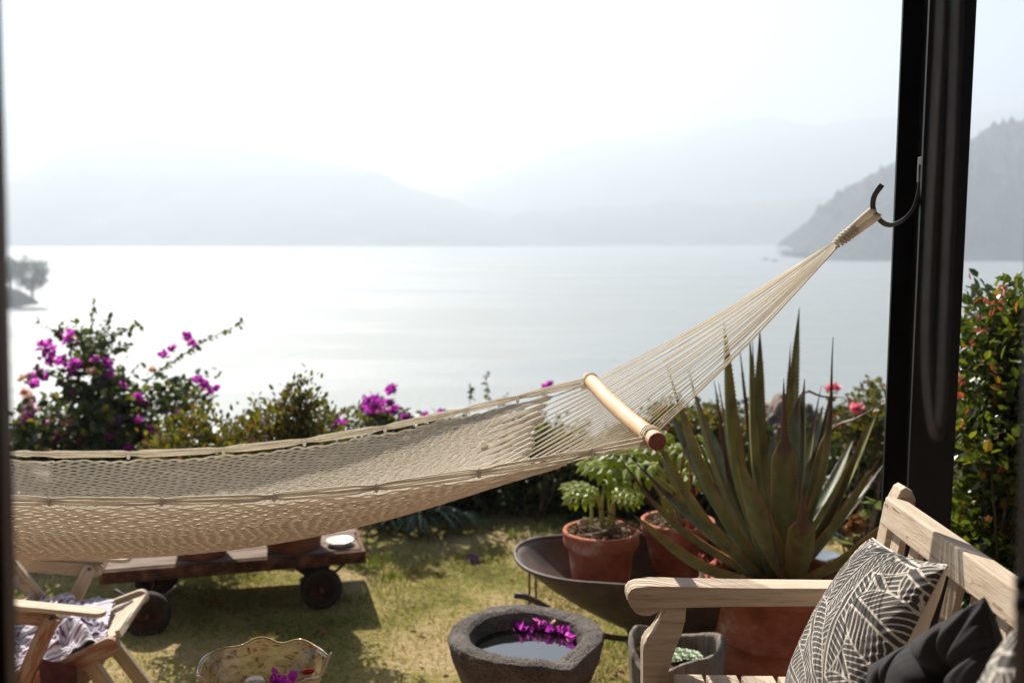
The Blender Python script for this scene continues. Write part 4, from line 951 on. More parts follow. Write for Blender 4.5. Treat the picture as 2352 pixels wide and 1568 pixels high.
g = n.nodes.new("ShaderNodeAttribute"); g.attribute_name = 'grain'
wv_ = n.nodes.new("ShaderNodeTexWave"); wv_.inputs["Scale"].default_value = 5.0; wv_.inputs["Distortion"].default_value = 1.0; n.links.new(g.outputs["Vector"], wv_.inputs["Vector"])
r = ramp(n, [(0.0, (0.30, 0.31, 0.38)), (0.14, (0.58, 0.60, 0.64)), (0.55, (0.68, 0.67, 0.68)), (0.72, (0.52, 0.34, 0.42)), (0.80, (0.60, 0.58, 0.60)), (0.95, (0.16, 0.06, 0.14))]); n.links.new(wv_.outputs["Fac"], r.inputs[0]); n.links.new(r.outputs[0], p.inputs["Base Color"])
setv(p, "Roughness", .95); M['blanket'] = m
Vb = np.vstack([Bp.reshape(-1, 3), Bp.reshape(-1, 3) - A(0, 0, .006)])
o = mesh_np('blanket', Vb, np.vstack([Fq, Fq[:, ::-1] + nb * nb]), M['blanket'], None, Vector(c00), True)
a = o.data.attributes.new("grain", 'FLOAT_VECTOR', 'POINT'); gg = np.stack([vv.ravel(), uu.ravel(), uu.ravel() * 0], 1); a.data.foreach_set("vector", np.vstack([gg, gg]).astype(np.float32).ravel())
tag(o, 'rumpled pale blue and pink striped blanket lying on the folding chair seat', 'blanket')
# dark plum cloth hanging by the near leg
nb = 30; uu, vv = np.meshgrid(np.linspace(0, 1, nb), np.linspace(0, 1, nb)); c0, c1 = np.array(P(88, 1512, CN + .02)), np.array(P(172, 1530, CN + .0))
Hp = c0 * (1 - uu)[..., None] + c1 * uu[..., None]; Hp[..., 2] -= vv * 0.20; Hp[..., 1] += 0.012 * np.sin(uu * 14 + vv * 2) * (0.3 + vv)
idx = np.arange(nb * nb).reshape(nb, nb); Fq = np.stack([idx[:-1, :-1], idx[:-1, 1:], idx[1:, 1:], idx[1:, :-1]], -1).reshape(-1, 4)
Vb = np.vstack([Hp.reshape(-1, 3), Hp.reshape(-1, 3) + A(0, .004, 0)])
o = mesh_np('shawl', Vb, np.vstack([Fq, Fq[:, ::-1] + nb * nb]), pm('plum_cloth', [(0.3, (0.05, 0.012, 0.02)), (0.7, (0.12, 0.04, 0.05))], 18, .9, .3, 200), None, Vector(c0), True)
tag(o, 'dark plum cloth hanging down from the near side of the folding chair', 'cloth')

# ================================================================== PLANK CART WITH POTS
cz = 0.275
c0 = P(238, 1322, 4.62); kz = (cz - EYE)
def onplane(x, y, z):
    q = P(x, y, 1.0) - Vector((0, 0, EYE)); k = (z - EYE) / q.z; return Vector((q.x * k, q.y * k, z))
nl, nr = onplane(240, 1314, cz), onplane(829, 1266, cz)
axx = (nr - nl).normalized(); ayy = Vector((-axx.y, axx.x, 0)); CL = (nr - nl).length
cart = empty('flatbed_cart', ((nl.x + nr.x) / 2, (nl.y + nr.y) / 2 + .2, 0), 'low rusty flatbed cart with grey planks on small wheels, holding two potted azaleas', 'cart')
for k in range(4):
    o_ = nl + ayy * (0.002 + k * 0.142) + axx * (rng.random() * .01)
    board('plank', o_ + ayy * .069, o_ + ayy * .069 + axx * (CL - rng.random() * .012), 0.137, 0.026, ayy, M['plank'], cart, 0, 0, .004)
dn = Vector((0, 0, 1))
board('frame_beam', nl - ayy * .014 - dn * .022, nr - ayy * .014 - dn * .022, 0.060, 0.020, dn, M['rust'], cart, 0, 0, .003)
board('frame_beam', nl + ayy * .585 - dn * .022, nr + ayy * .585 - dn * .022, 0.058, 0.020, dn, M['rust'], cart, 0, 0, .003)
board('frame_beam', nl - axx * .012 - dn * .022 - ayy * .02, nl - axx * .012 - dn * .022 + ayy * .59, 0.058, 0.020, dn, M['rust'], cart, 0, 0, .003)
board('frame_beam', nr + axx * .012 - dn * .022 - ayy * .02, nr + axx * .012 - dn * .022 + ayy * .59, 0.058, 0.020, dn, M['rust'], cart, 0, 0, .003)
def wheel(c, r_, ax, parent, wd=0.05):
    ax = Vector(ax).normalized(); u_ = ax.cross(Z3).normalized(); v_ = Z3
    def lay(prof, nm, mt, par):
        pr = np.array(prof); th = np.arange(40) / 40 * 2 * math.pi
        V = np.array([[list(Vector(c) + ax * h + (u_ * math.cos(t) + v_ * math.sin(t)) * q) for t in th] for q, h in prof]).reshape(-1, 3)
        idx = np.arange(len(V)).reshape(len(prof), 40); a_, b_ = idx[:-1], idx[1:]
        return mesh_np(nm, V, np.stack([a_, np.roll(a_, -1, 1), np.roll(b_, -1, 1), b_], -1).reshape(-1, 4), mt, par, None, True)
    w2 = wd / 2
    wh = lay([(.001, -w2 * .6), (r_ * .18, -w2 * .6), (r_ * .2, -w2 * .9), (r_ * .22, -w2 * .5), (r_ * .58, -w2 * .35), (r_ * .66, -w2 * .8), (r_ * .66, w2 * .8), (r_ * .58, w2 * .35), (r_ * .2, w2 * .5), (.001, w2 * .6)], 'wheel', M['hub'], parent)
    lay([(r_ * .66, -w2 * .7), (r_ * .72, -w2), (r_ * .93, -w2 * .95), (r_, -w2 * .5), (r_, w2 * .5), (r_ * .93, w2 * .95), (r_ * .72, w2), (r_ * .66, w2 * .7)], 'tyre', M['rubber'], wh)
wc = []
for (x, y, r_, back) in [(738, 1352, .102, 0), (338, 1412, .105, 0), (738, 1352, .102, .50), (338, 1412, .105, .50)]:
    q = onplane(x, y, r_) + ayy * back
    q.z = r_ + .004; wheel(q, r_, ayy, cart, .055); wc.append(q)
for a_, b_ in ((0, 2), (1, 3)):
    tube('axle', [wc[a_] - ayy * .04, wc[b_] + ayy * .04], .011, M['rust'], cart, 8)
    for q in (wc[a_] + ayy * .05, wc[b_] - ayy * .05):
        for s_ in (-.14, .14):
            tube('strut', [q, q + axx * s_ + dn * (cz - .055 - q.z)], .008, M['barrow'], cart, 7)
def pot(nm, c, r, h, mt, parent, rimh=.04, rimw=.012, taper=.72, lab=None, belly=0.0, seg=48, soil=True):
    pr = [(.001, .002), (r * taper, .002), (r * taper + .004, .010), (r * (taper + (1 - taper) * .55) + belly, h * .55), (r * .95 + belly * .4, h - rimh - .004), (r + rimw * .4, h - rimh), (r + rimw, h - rimh + .006), (r + rimw, h - .010), (r + rimw * .5, h), (r - .008, h - .002), (r - .014, h - .012), (r - .016, h - .05), (.001, h - .055)]
    o = lathe_ob('pot', pr, c, mt, parent, seg, lambda T_, R_, Z_: (R_ * (1 + .008 * np.sin(2 * T_ + 1)), Z_), None, lab)
    if soil:
        so_ = lathe_ob('soil', [(.001, .008), (r * .4, .006), (r * .8, .001), (r - .012, -.003)], (c[0], c[1], c[2] + h - .036), M['soil'], parent, 40, lambda T_, R_, Z_: (R_, Z_ + .007 * np.sin(T_ * 5 + R_ * 90) * (R_ > .01)))
    return o
def azalea(x, y, rad, ph, label, top_px, wpx, mt='azalea', per=34, ncl=95):
    b = onplane(x, y, cz + .013 + .001); b += ayy * 0.0
    b = b + Vector((0, rad * .72, 0)); b.z = cz + .014
    root = empty('potted_azalea', b, label, 'potted plant', 'azaleas on the plank cart')
    pot('pot', b, rad, ph, M['terracotta_dark'], root, .045, .014)
    top = P(top_px[0], top_px[1], b.y); wr_ = wpx / FPX * b.y / 2
    zc0 = b.z + ph + .05
    cz_ = (zc0 + top.z) / 2 + .04; rz = (top.z - zc0) / 2 + .02
    # rounded lower crown and a few uneven upright shoots
    tops = []
    V1, F1, q1 = crown((top.x, b.y, cz_ - .03), (wr_, wr_ * .9, rz * .82), ncl, per, .030, .30, LEAF6, .3, .038, seed=x, upright=.7)
    tops += [tuple(q) for q in q1[::6]]
    sh = []
    for k in range(16):
        an, rr_ = rng.random() * 6.28, wr_ * .75 * rng.random() ** .6
        h_ = top.z - (0.02 + .16 * rng.random()) * (k > 1)
        c_ = A(top.x + rr_ * math.cos(an) * (k > 1), b.y + rr_ * math.sin(an), h_ - .04)
        for s_ in range(4):
            cc = c_ - A(0, 0, .05 * s_) + rng.normal(size=3) * .012; npp = 14
            an2 = rng.random(npp) * 6.28; d_ = np.stack([np.cos(an2), np.sin(an2), .3 + .5 * rng.random(npp)], 1)
            sh.append(leaves(cc + rng.normal(size=(npp, 3)) * .010, d_, .028 * (.7 + .6 * rng.random(npp)), .28, LEAF6))
        tops.append(tuple(c_ + A(0, 0, .03)))
    V, F = merge([(V1, F1)] + sh); mesh_np('foliage', V, F, M[mt], root)
    V, F = stems((b.x, b.y, b.z + ph - .04), tops, .010, .002, .10); mesh_np('stems', V, F, M['bark'], root)
azalea(447, 1290, .155, .25, 'olive azalea in a terracotta pot on the left half of the cart', (470, 955), 330)
azalea(662, 1274, .175, .26, 'taller olive azalea in a terracotta pot on the right half of the cart', (682, 868), 190, per=30, ncl=70)
q = onplane(781, 1250, cz + .014)
dish = lathe_ob('dish', [(.001, .004), (.045, .004), (.05, .0005), (.053, .006), (.066, .022), (.070, .024), (.066, .026), (.05, .011), (.001, .009)], q, M['white_dish'], None, 40, None, q)
tag(dish, 'round white dish at the right rear corner of the plank cart', 'dish')

# ================================================================== WHEELBARROW
wb = empty('wheelbarrow', (0.55, 4.1, 0), 'rusty dark steel wheelbarrow used as a stand for two potted plants', 'wheelbarrow')
RZ = 0.515
rim_px = [(1182, 1268), (1190, 1290), (1215, 1310), (1262, 1326), (1320, 1336), (1400, 1342), (1500, 1348), (1600, 1352), (1690, 1352), (1742, 1335), (1752, 1300), (1735, 1262), (1690, 1240), (1600, 1229), (1480, 1226), (1360, 1228), (1270, 1232), (1220, 1240), (1192, 1252)]
rimp = np.array([list(onplane(x, y, RZ)) for x, y in rim_px]); rimc = np.vstack([rimp, rimp[:1]]); rimr = resample(rimc, 97)[:-1]
bot_px = [(1400, 1420), (1680, 1420)]
cen = rimr.mean(0)
bl, br = onplane(1392, 1400, .27), onplane(1700, 1402, .27)
# tray floor: narrower outline, shifted to the right end
def foot(p_):
    t = (p_[0] - rimr[:, 0].min()) / (rimr[:, 0].max() - rimr[:, 0].min()); s_ = (p_[1] - cen[1])
    return A(bl.x + (br.x - bl.x) * t ** 0.85, cen[1] - .02 + s_ * .60, .262)
rows = []
ft = np.array([foot(p_) for p_ in rimr])
outw = unit(rimr - cen) * A(1, 1, 0)
for k in np.linspace(0, 1, 12):
    rows.append(rimr * (1 - k) + ft * k + outw * .030 * math.sin(k * math.pi))
for k in (0.8, 0.5, .2, .01): rows.append(ft.mean(0) + (ft - ft.mean(0)) * k)
rows_in = [r_ + A(0, 0, .004) - outw * .004 for r_ in rows]
allr = rows[::-1] + rows_in
V = np.vstack(allr); idx = np.arange(len(V)).reshape(len(allr), 96); a_, b_ = idx[:-1], idx[1:]
mesh_np('tray', V, np.stack([a_, np.roll(a_, -1, 1), np.roll(b_, -1, 1), b_], -1).reshape(-1, 4), M['barrow'], wb, None, True)
rr_ = np.vstack([rimr, rimr[:2]]); V, F = tubes(rr_[None], .0085, 8); mesh_np('rim', V, F, M['barrow'], wb, None, True)
wy = cen[1]
# wheel at the right end, legs and handles
wc_ = Vector((onplane(1745, 1420, .15).x + .12, wy, .16)); wheel(wc_, .155, (0, 1, 0), wb, .06)
for s_ in (-.16, .16):
    tube('shaft', [wc_ + Vector((.0, s_ * .35, 0)), Vector((br.x - .02, wy + s_ * .9, .25)), Vector((bl.x, wy + s_ * 1.1, .25)), Vector((rimr[:, 0].min() + .06, wy + s_ * 1.6, .44)), Vector((rimr[:, 0].min() - .0, wy + s_ * 1.7, .46))], .0125, M['barrow'], wb, 8)
    yl = wy + s_ * 1.15
    p1 = Vector((bl.x + .06, yl, .25))
    tube('leg', [p1, Vector((bl.x + .17, yl - .02, .012)), Vector((bl.x + .24, yl - .02, .010))], .012, M['barrow'], wb, 8)
    tube('brace', [Vector((bl.x + .30, yl, .25)), Vector((bl.x + .18, yl - .02, .06))], .009, M['barrow'], wb, 8)
# thin iron stand behind
st = empty('plant_stand', tuple(onplane(1222, 1390, 0)), 'thin iron plant stand legs half hidden behind the wheelbarrow tray end', 'stand')
for x in (1216, 1231):
    dd = 4.62 if x < 1250 else 4.85
    q = P(x, 1300, dd); tube('rod', [Vector((q.x, q.y, .004)), Vector((q.x, q.y, .34))], .006, M['barrow'], st, 6)
q = P(1246, 1300, 4.73); lathe_ob('ring', [(.075, .338), (.085, .338), (.085, .346), (.075, .346), (.075, .338)], (q.x, q.y, 0), M['barrow'], st, 30)

# ---- lobed-leaf plants in the wheelbarrow
def lobed_leaf(seed):
    r_ = random.Random(seed); V, F = [], []
    def lobe(x0, y0, an, L, wd, drop):
        k = len(V); dx, dy = math.sin(an), math.cos(an); nx_, ny_ = dy, -dx
        V.extend([(x0, y0, 0), (x0 + dx * L * .55 + nx_ * wd, y0 + dy * L * .55 + ny_ * wd, -drop * .35), (x0 + dx * L, y0 + dy * L, -drop), (x0 + dx * L * .55 - nx_ * wd, y0 + dy * L * .55 - ny_ * wd, -drop * .35), (x0 + dx * L * .5, y0 + dy * L * .5, -drop * .15 + .02)])
        F.extend([(k, k + 1, k + 4), (k + 1, k + 2, k + 4), (k + 2, k + 3, k + 4), (k + 3, k, k + 4)])
    for i in range(4):
        y0 = .12 + i * .19; L = (.44, .52, .44, .30)[i] * r_.uniform(.9, 1.1)
        for s_ in (-1, 1): lobe(0, y0, s_ * R(78 - i * 9 + r_.uniform(-6, 6)), L, .105, .12 + .12 * L + r_.uniform(-.04, .05))
    lobe(0, .6, 0, .42, .11, .18); lobe(0.02, .16, R(140), .3, .07, .12); lobe(-.02, .16, R(-140), .3, .07, .12)
    k = len(V); V += [(-.045, .05, 0.012), (.045, .05, .012), (.05, .8, -.02), (-.05, .8, -.02), (0, .4, -.0)]
    F += [(k, k + 1, k + 4), (k + 1, k + 2, k + 4), (k + 2, k + 3, k + 4), (k + 3, k, k + 4)]
    return np.array(V, float), np.array(F)
LOB = [lobed_leaf(s_) for s_ in range(4)]
def place_leaf(nm, tpl, base, d, up, size, mt, parent, lab=None):
    Y_ = Vector(d).normalized(); X_ = Y_.cross(Vector(up)).normalized(); Z_ = X_.cross(Y_)
    V = np.array([list(Vector(base) + (X_ * v[0] + Y_ * v[1] + Z_ * v[2]) * size) for v in tpl[0]])
    return mesh_np(nm, V, tpl[1], mt, parent, None, False, lab)
def lobed_plant(c, label, spots, rp, hp_, ks=1.3):
    b = Vector(c); root = empty('potted_philodendron', b, label, 'potted plant', 'lobed plants in the wheelbarrow')
    pr = [(.001, .002), (rp * .66, .002), (rp * .72, .02), (rp * .84, hp_ * .62), (rp * .88, hp_ * .74), (rp * .99, hp_ * .80), (rp * 1.02, hp_ * .86), (rp * .99, hp_ * .93), (rp * 1.03, hp_ * .965), (rp * 1.02, hp_), (rp * .93, hp_ * 1.005), (rp * .90, hp_ * .97), (rp * .89, hp_ * .88), (.001, hp_ * .87)]
    lathe_ob('pot', pr, b, M['terracotta'], root, 56, lambda T_, R_, Z_: (R_ * (1 + .012 * np.sin(2 * T_ + 1)), Z_))
    lathe_ob('soil', [(.001, .014), (rp * .5, .010), (rp * .9, 0)], (b.x, b.y, b.z + hp_ * .90), M['soil'], root, 40, lambda T_, R_, Z_: (R_, Z_ + .006 * np.sin(T_ * 5 + R_ * 90) * (R_ > .01)))
    # dry sheaths and curled roots round the stems
    n_ = 150; an = rng.random(n_) * 6.28; rr = rp * .8 * rng.random(n_) ** .5
    pp = np.stack([b.x + rr * np.cos(an), b.y + rr * np.sin(an), b.z + hp_ * .93 + .03 * rng.random(n_)], 1)
    V, F = leaves(pp, rng.normal(size=(n_, 3)) * A(1, 1, .4), .045 * (.5 + rng.random(n_)), .14, LEAF6); o = mesh_np('litter', V, F, M['litter'], root); o['kind'] = 'stuff'
    for k in range(5):
        th = np.linspace(0, rng.uniform(2, 4.5), 16); r0_ = rp * rng.uniform(.3, .78); a0 = rng.random() * 6.28
        q = np.stack([b.x + r0_ * np.cos(th + a0), b.y + r0_ * np.sin(th + a0), b.z + hp_ * .95 + .012 + .03 * np.abs(np.sin(th * 1.3))], 1)
        V, F = tubes(q[None], .0045, 6); mesh_np('root', V, F, M['plank'], root, None, True)
    for (x, y, dd, sz, ang, tone) in spots:
        t = P(x, y, b.y + dd); s0 = b + Vector((rng.normal() * .03, rng.normal() * .03, hp_ * .9))
        mid = (s0 + t) / 2 + Vector(((t.x - s0.x) * -.25, 0, .02))
        tube('stalk', [s0, mid, t], .0085, M['stalk'], root, 8, 12, r1=.005)
        d = Vector((math.sin(ang), -0.35 + .5 * rng.random(), .05 - .25 * rng.random())).normalized()
        place_leaf('leaf', LOB[rng.integers(4)], t, d, (0, -.35 + rng.normal() * .15, 1), sz * ks, M['philo'], root)
p1c = onplane(1381, 1388, .272 + .012); lobed_plant((P(1381, 1240, 4.12).x, 4.12, .272), 'potted plant with glossy lobed leaves in the left terracotta pot in the wheelbarrow',
    [(1372, 1122, .0, .15, -1.3, 0), (1360, 1128, -.08, .14, -.7, 0), (1388, 1118, .06, .15, .6, 0), (1408, 1130, -.05, .14, 1.2, 0), (1415, 1140, -.1, .12, 1.0, 0), (1350, 1112, .1, .13, -1.6, 0), (1395, 1105, .1, .13, 0.1, 0)], .158, .32, 1.0)
lobed_plant((P(1556, 1230, 4.30).x, 4.30, .272), 'taller potted plant with yellow green lobed leaves in the right terracotta pot in the wheelbarrow',
    [(1440, 1062, -.05, .16, -1.2, 0), (1475, 1040, .0, .17, -.4, 0), (1510, 1062, -.1, .17, -.9, 0), (1545, 1020, .1, .17, .4, 0), (1580, 1045, .0, .18, .9, 0), (1500, 1090, -.1, .15, -1.5, 0), (1455, 1020, .15, .15, .8, 0), (1600, 1000, .15, .17, .2, 0), (1560, 1085, -.05, .15, 1.3, 0), (1625, 1030, .1, .16, -0.6, 0), (1530, 990, .2, .16, -.2, 0), (1400, 1045, .1, .14, -.4, 0)], .158, .31)

# ================================================================== AGAVE
ab = Vector((P(1785, 1335, 3.72).x, 3.72, 0)); AR = .262; AH = P(1785, 1372, 3.46).z
agv = empty('potted_agave', ab, 'huge spiky agave in a large ribbed terracotta pot behind the bench arm', 'potted plant')
pr = [(.001, .002), (.185, .002), (.19, .012), (.205, .10), (.218, .19), (.227, .196), (.228, .207), (.221, .214), (.236, .30), (.246, .306), (.247, .318), (.239, .324), (.252, AH - .06), (.266, AH - .055), (.272, AH - .045), (.274, AH - .012), (.266, AH - .002), (.252, AH), (.240, AH - .012), (.236, AH - .06), (.001, AH - .065)]
lathe_ob('pot', pr, ab, M['terracotta'], agv, 80, lambda T_, R_, Z_: (R_ * (1 + .006 * np.sin(2 * T_ + 1)), Z_))
lathe_ob('soil', [(.001, .02), (.12, .012), (.238, 0)], (ab.x, ab.y, AH - .05), M['soil'], agv, 48, lambda T_, R_, Z_: (R_, Z_ + .007 * np.sin(T_ * 5 + R_ * 90) * (R_ > .01)))
m, n, p = nodes('agave_leaf')
at = n.nodes.new("ShaderNodeAttribute"); at.attribute_name = 'tint'
mp = coords(n, 'obj', (1, 1, .35)); t1 = tnoise(n, mp, 22, 5)
mpk = coords(n, 'obj'); t2 = tnoise(n, mpk, 60, 4)
r = ramp(n, [(0.25, (0.45, 0.42, 0.38)), (0.42, (0.85, 0.85, 0.85)), (0.6, (1.15, 1.15, 1.15)), (0.75, (1.6, 1.55, 1.5))]); n.links.new(t1.outputs["Fac"], r.inputs[0])
mx = n.nodes.new("ShaderNodeMix"); mx.data_type = 'RGBA'; mx.blend_type = 'MULTIPLY'; mx.inputs["Factor"].default_value = 1
n.links.new(at.outputs["Color"], mx.inputs[6]); n.links.new(r.outputs[0], mx.inputs[7]); n.links.new(mx.outputs[2], p.inputs["Base Color"])
setv(p, "Roughness", .5); setv(p, "Specular IOR Level", .35); bump(n, p, t2.outputs["Fac"], .25, .003); M['agave'] = m
def agave_leaf(tip, wmax, dead=0.0, base=None, bow=.0, knee=None, az=None, tint=(0.085, 0.115, 0.045), roll=0.0, kx=None, lab=None, teeth=True):
    """tip: world point; widest in the lower half; dead: brown share of the length at the tip; knee: world point where it folds"""
    tip = np.array(tip); an = math.atan2(tip[1] - ab.y, tip[0] - ab.x)
    b0 = np.array(base) if base is not None else A(ab.x + .05 * math.cos(an), ab.y + .05 * math.sin(an), AH - .03)
    pts = [b0]
    L0 = np.linalg.norm(tip - b0)
    if knee is not None: pts += [(b0 + knee) / 2 + A(0, 0, -.02), np.array(knee), (np.array(knee) * .5 + tip * .5) + A(0, 0, .005)]
    else:
        mid = (b0 + tip) / 2; h_ = A(math.cos(an), math.sin(an), 0)
        pts += [mid + h_ * bow * L0 + A(0, 0, -bow * L0 * .4)]
    pts.append(tip); n_ = 34; q = resample(pts, n_); t = np.linspace(0, 1, n_)
    T_ = unit(np.gradient(q, axis=0))
    # leaf faces the plant's axis
    axis = A(ab.x, ab.y, 0) - q; axis[:, 2] = 0; axis = axis + A(0, 0, .35); axis = unit(axis - T_ * (axis * T_).sum(1, keepdims=True))
    wv_ = np.cross(T_, axis)
    c_, s_ = math.cos(roll), math.sin(roll); wv_, axis = wv_ * c_ + axis * s_, axis * c_ - wv_ * s_
    wd = np.interp(t, [0, .08, .38, .60, .78, .9, .965, 1.0], [.80, .74, .98, .88, .60, .32, .13, .02]) * wmax * 1.16
    if dead > 0:
        k = np.clip((t - (1 - dead)) / max(dead, 1e-6), 0, 1); wd = wd * (1 - .62 * np.clip(k * 4, 0, 1)) ; wd = np.maximum(wd, .0035 * (1 - t) + .001)
    th_ = np.interp(t, [0, .2, 1], [.020, .014, .0015])
    cols = [-1, -.9, -.45, 0, .45, .9, 1]; cup = [.34, .27, .07, 0, .07, .27, .34]
    up_, lo_ = [], []
    for c1, k1 in zip(cols, cup):
        e = q + wv_ * (wd / 2 * c1)[:, None] + axis * (wd * k1 * .75)[:, None]
        up_.append(e); lo_.append(e - axis * (th_ * (1 - abs(c1) ** 3) + .0006)[:, None])
    ring = np.stack(up_ + lo_[::-1], 1); m_ = ring.shape[1]
    V = ring.reshape(-1, 3); idx = np.arange(len(V)).reshape(n_, m_)
    F = np.stack([idx[:-1], np.roll(idx[:-1], -1, 1), np.roll(idx[1:], -1, 1), idx[1:]], -1).reshape(-1, 4)
    ec = np.abs(np.array(cols + cols[::-1]))[None, :].repeat(n_, 0); tt = t[:, None].repeat(m_, 1)
    g_ = np.array(tint) * rng.uniform(.85, 1.15); col = np.ones((n_, m_, 3)) * g_
    yg = np.array([0.15, 0.15, 0.03]); col = col * (1 - .5 * tt[..., None]) + yg * (.5 * tt[..., None])
    em = np.clip((ec - .85) * 8, 0, 1)[..., None]; col = col * (1 - em * .85) + A(.30, .17, .05) * em * .85
    tipk = np.clip((tt - .955) * 40, 0, 1)[..., None]; col = col * (1 - tipk) + A(.06, .035, .025) * tipk
    if dead > 0:
        jag = dead + .03 * np.sin(ec * 9 + 2); k = np.clip((tt - (1 - jag)) * 30, 0, 1)[..., None]; col = col * (1 - k) + A(.105, .058, .044) * k
    V2, F2, C2 = [V], [F], [col.reshape(-1, 3)]
    if teeth:
        off = len(V); tv, tf = [], []
        for s1, eidx in ((-1, 0), (1, 6)):
            for k in range(2, n_ - 5):
                for fr in (0, .5):
                    e = up_[eidx][k] * (1 - fr) + up_[eidx][k + 1] * fr; o1 = wv_[k] * s1; tl = .0065
                    i0 = off + len(tv); tv += [e + T_[k] * .0025, e - T_[k] * .0025, e + o1 * tl + T_[k] * .002]; tf.append((i0, i0 + 1, i0 + 2))
        V2.append(np.array(tv)); C2.append(np.tile(A(.11, .045, .02), (len(tv), 1))); F2.append(np.array(tf))
    o = mesh_np('leaf', np.vstack(V2), F2, M['agave'], agv, None, False, lab)
    sm = np.zeros(len(o.data.polygons), dtype=bool); sm[:len(F)] = True; o.data.polygons.foreach_set("use_smooth", sm)
    a_ = o.data.attributes.new("tint", 'FLOAT_COLOR', 'POINT'); cc = np.vstack(C2); a_.data.foreach_set("color", np.hstack([cc, np.ones((len(cc), 1))]).astype(np.float32).ravel())
    return o
GR, GB, YG = (0.125, 0.150, 0.085), (0.15, 0.195, 0.155), (0.18, 0.19, 0.06)
Ya = 3.72
AG = [((1836, 706), .15, .055, 0, YG), ((1745, 756), .10, .062, 0, GR), ((1722, 775), .05, .05, .0, YG), ((1728, 770), .22, .048, .35, GR), ((1663, 742), -.06, .068, 0, YG),
      ((1698, 790), .25, .050, .62, GR), ((1816, 786), .20, .062, .42, GR), ((1580, 842), .05, .066, .18, GR), ((1532, 838), -.12, .058, .2, GR), ((1640, 872), .15, .058, .55, GR),
      ((1913, 774), -.02, .062, .40, GR), ((1912, 884), .16, .064, .44, GB), ((1492, 985), -.18, .074, .03, GR), ((1520, 905), .22, .06, .1, GB),
      ((1997, 962), -.05, .066, .03, GR), ((2016, 945), .15, .055, 0, YG), ((2035, 1028), -.10, .068, .18, GR), ((2034, 1060), .18, .06, .25, GR), ((2040, 1195), -.26, .064, .0, GR),
      ((1418, 1044), -.05, .062, .34, GR), ((1440, 1040), .14, .055, .4, GR), ((1455, 1182), -.33, .078, .01, GR), ((1848, 870), .02, .056, 0, GB), ((1776, 980), .28, .07, .1, GB), ((1890, 930), .3, .06, 0, GB), ((1620, 960), .3, .06, 0, GB), ((1960, 1010), .28, .055, 0, GB)]
for (xy, dy, wd, dead, tn) in AG:
    tip = P(xy[0], xy[1], Ya + dy * 2.0); off = A(math.copysign(min(abs(tip.x - ab.x), .6) * .12, tip.x - ab.x), dy * .35, 0)
    agave_leaf(tip, wd, dead, A(ab.x, ab.y, AH - .02) + off, .03 + .05 * rng.random(), None, tint=tn, roll=rng.normal() * .15)
ra = random.Random(12)
for k in range(7):
    x_ = 1500 + 78 * k + ra.uniform(-15, 15); y_ = 830 + abs(x_ - 1785) * .62 + ra.uniform(-60, 60); dy = ra.choice([-.2, .15, .25, .3])
    tip = P(x_, y_, Ya + dy * 1.6); agave_leaf(tip, ra.uniform(.036, .050), ra.choice([0, 0, .15, .3, .5]), A(ab.x + (tip.x - ab.x) * .12, ab.y + dy * .35, AH - .02), ra.uniform(.01, .07), tint=ra.choice([GR, GB, YG]), roll=ra.uniform(-.5, .5))
# front leaves, broad side to the viewer
fb = lambda dx, dy: A(ab.x + dx, ab.y + dy, AH - .015)
agave_leaf(P(1692, 1048, Ya - .42), .088, .0, fb(.02, -.10), .05, tint=GR)
agave_leaf(P(1800, 868, Ya - .28), .088, .36, fb(.005, -.09), .02, tint=(.10, .105, .05))
agave_leaf(P(1848, 1092, Ya - .50), .090, .40, fb(.04, -.12), .06, tint=(.11, .115, .05))
agave_leaf(P(1762, 1158, Ya - .48), .034, .95, fb(-.01, -.14), .02, tint=GR, teeth=False)
agave_leaf(P(1716, 1080, Ya - .2), .066, .02, fb(-.04, -.06), .05, tint=GR)
agave_leaf(P(1940, 912, Ya + .02), .062, .30, fb(.03, .0), 0, np.array(P(1838, 915, Ya + .06)), tint=GB, lab='leaf folded over sideways with a dry brown tip')
agave_leaf(P(2034, 925, Ya - .1), .058, .34, fb(.06, -.02), 0, np.array(P(1905, 1000, Ya)), tint=GR)
agave_leaf(P(1366, 1160, Ya - .35), .026, .97, fb(-.12, -.12), .0, tint=GR, teeth=False, lab='dry brown thin leaf')
agave_leaf(P(1600, 1180, Ya + .25), .05, .0, fb(-.05, .08), .03, tint=GB)

# ================================================================== SMALL POTS ROUND THE AGAVE
sb = Vector((P(1632, 1335, 3.93).x, 3.93, .285))
sp = empty('flower_pot', sb, 'pale clay jar with shrivelled red blooms beside the agave pot', 'pot')
hz_ = P(1632, 1304, 3.93).z
lathe_ob('jar', [(.001, .001), (.035, .001), (.05, .04), (.058, .10), (.056, .15), (.046, hz_ - sb.z - .04), (.046, hz_ - sb.z - .008), (.040, hz_ - sb.z), (.034, hz_ - sb.z - .01), (.036, hz_ - sb.z - .05), (.001, hz_ - sb.z - .06)], sb, M['terracotta_pale'], sp, 36)
for k in range(4): blossom('dried_bloom', (sb.x + .04 + .035 * rng.normal(), 3.90 + .03 * rng.normal(), hz_ + .012 + .02 * abs(rng.normal())), .030, M['redleaf'], sp, 9)
for k in range(3): blossom('dried_bloom', P(1606 + 8 * k, 1278 + 12 * k, 3.93), .022, M['redleaf'], sp, 6)
rs = P(1588, 1160, 3.95); V, F = leaves(np.array(rs) + rng.normal(size=(26, 3)) * A(.008, .008, .035), rng.normal(size=(26, 3)) * .4 - A(0, 0, 1), .04, .16, LEAF6)
o = mesh_np('red_flower_spike', V, F, M['redleaf'], None, rs); tag(o, 'drooping scarlet flower spike above the right wheelbarrow pot', 'flower')
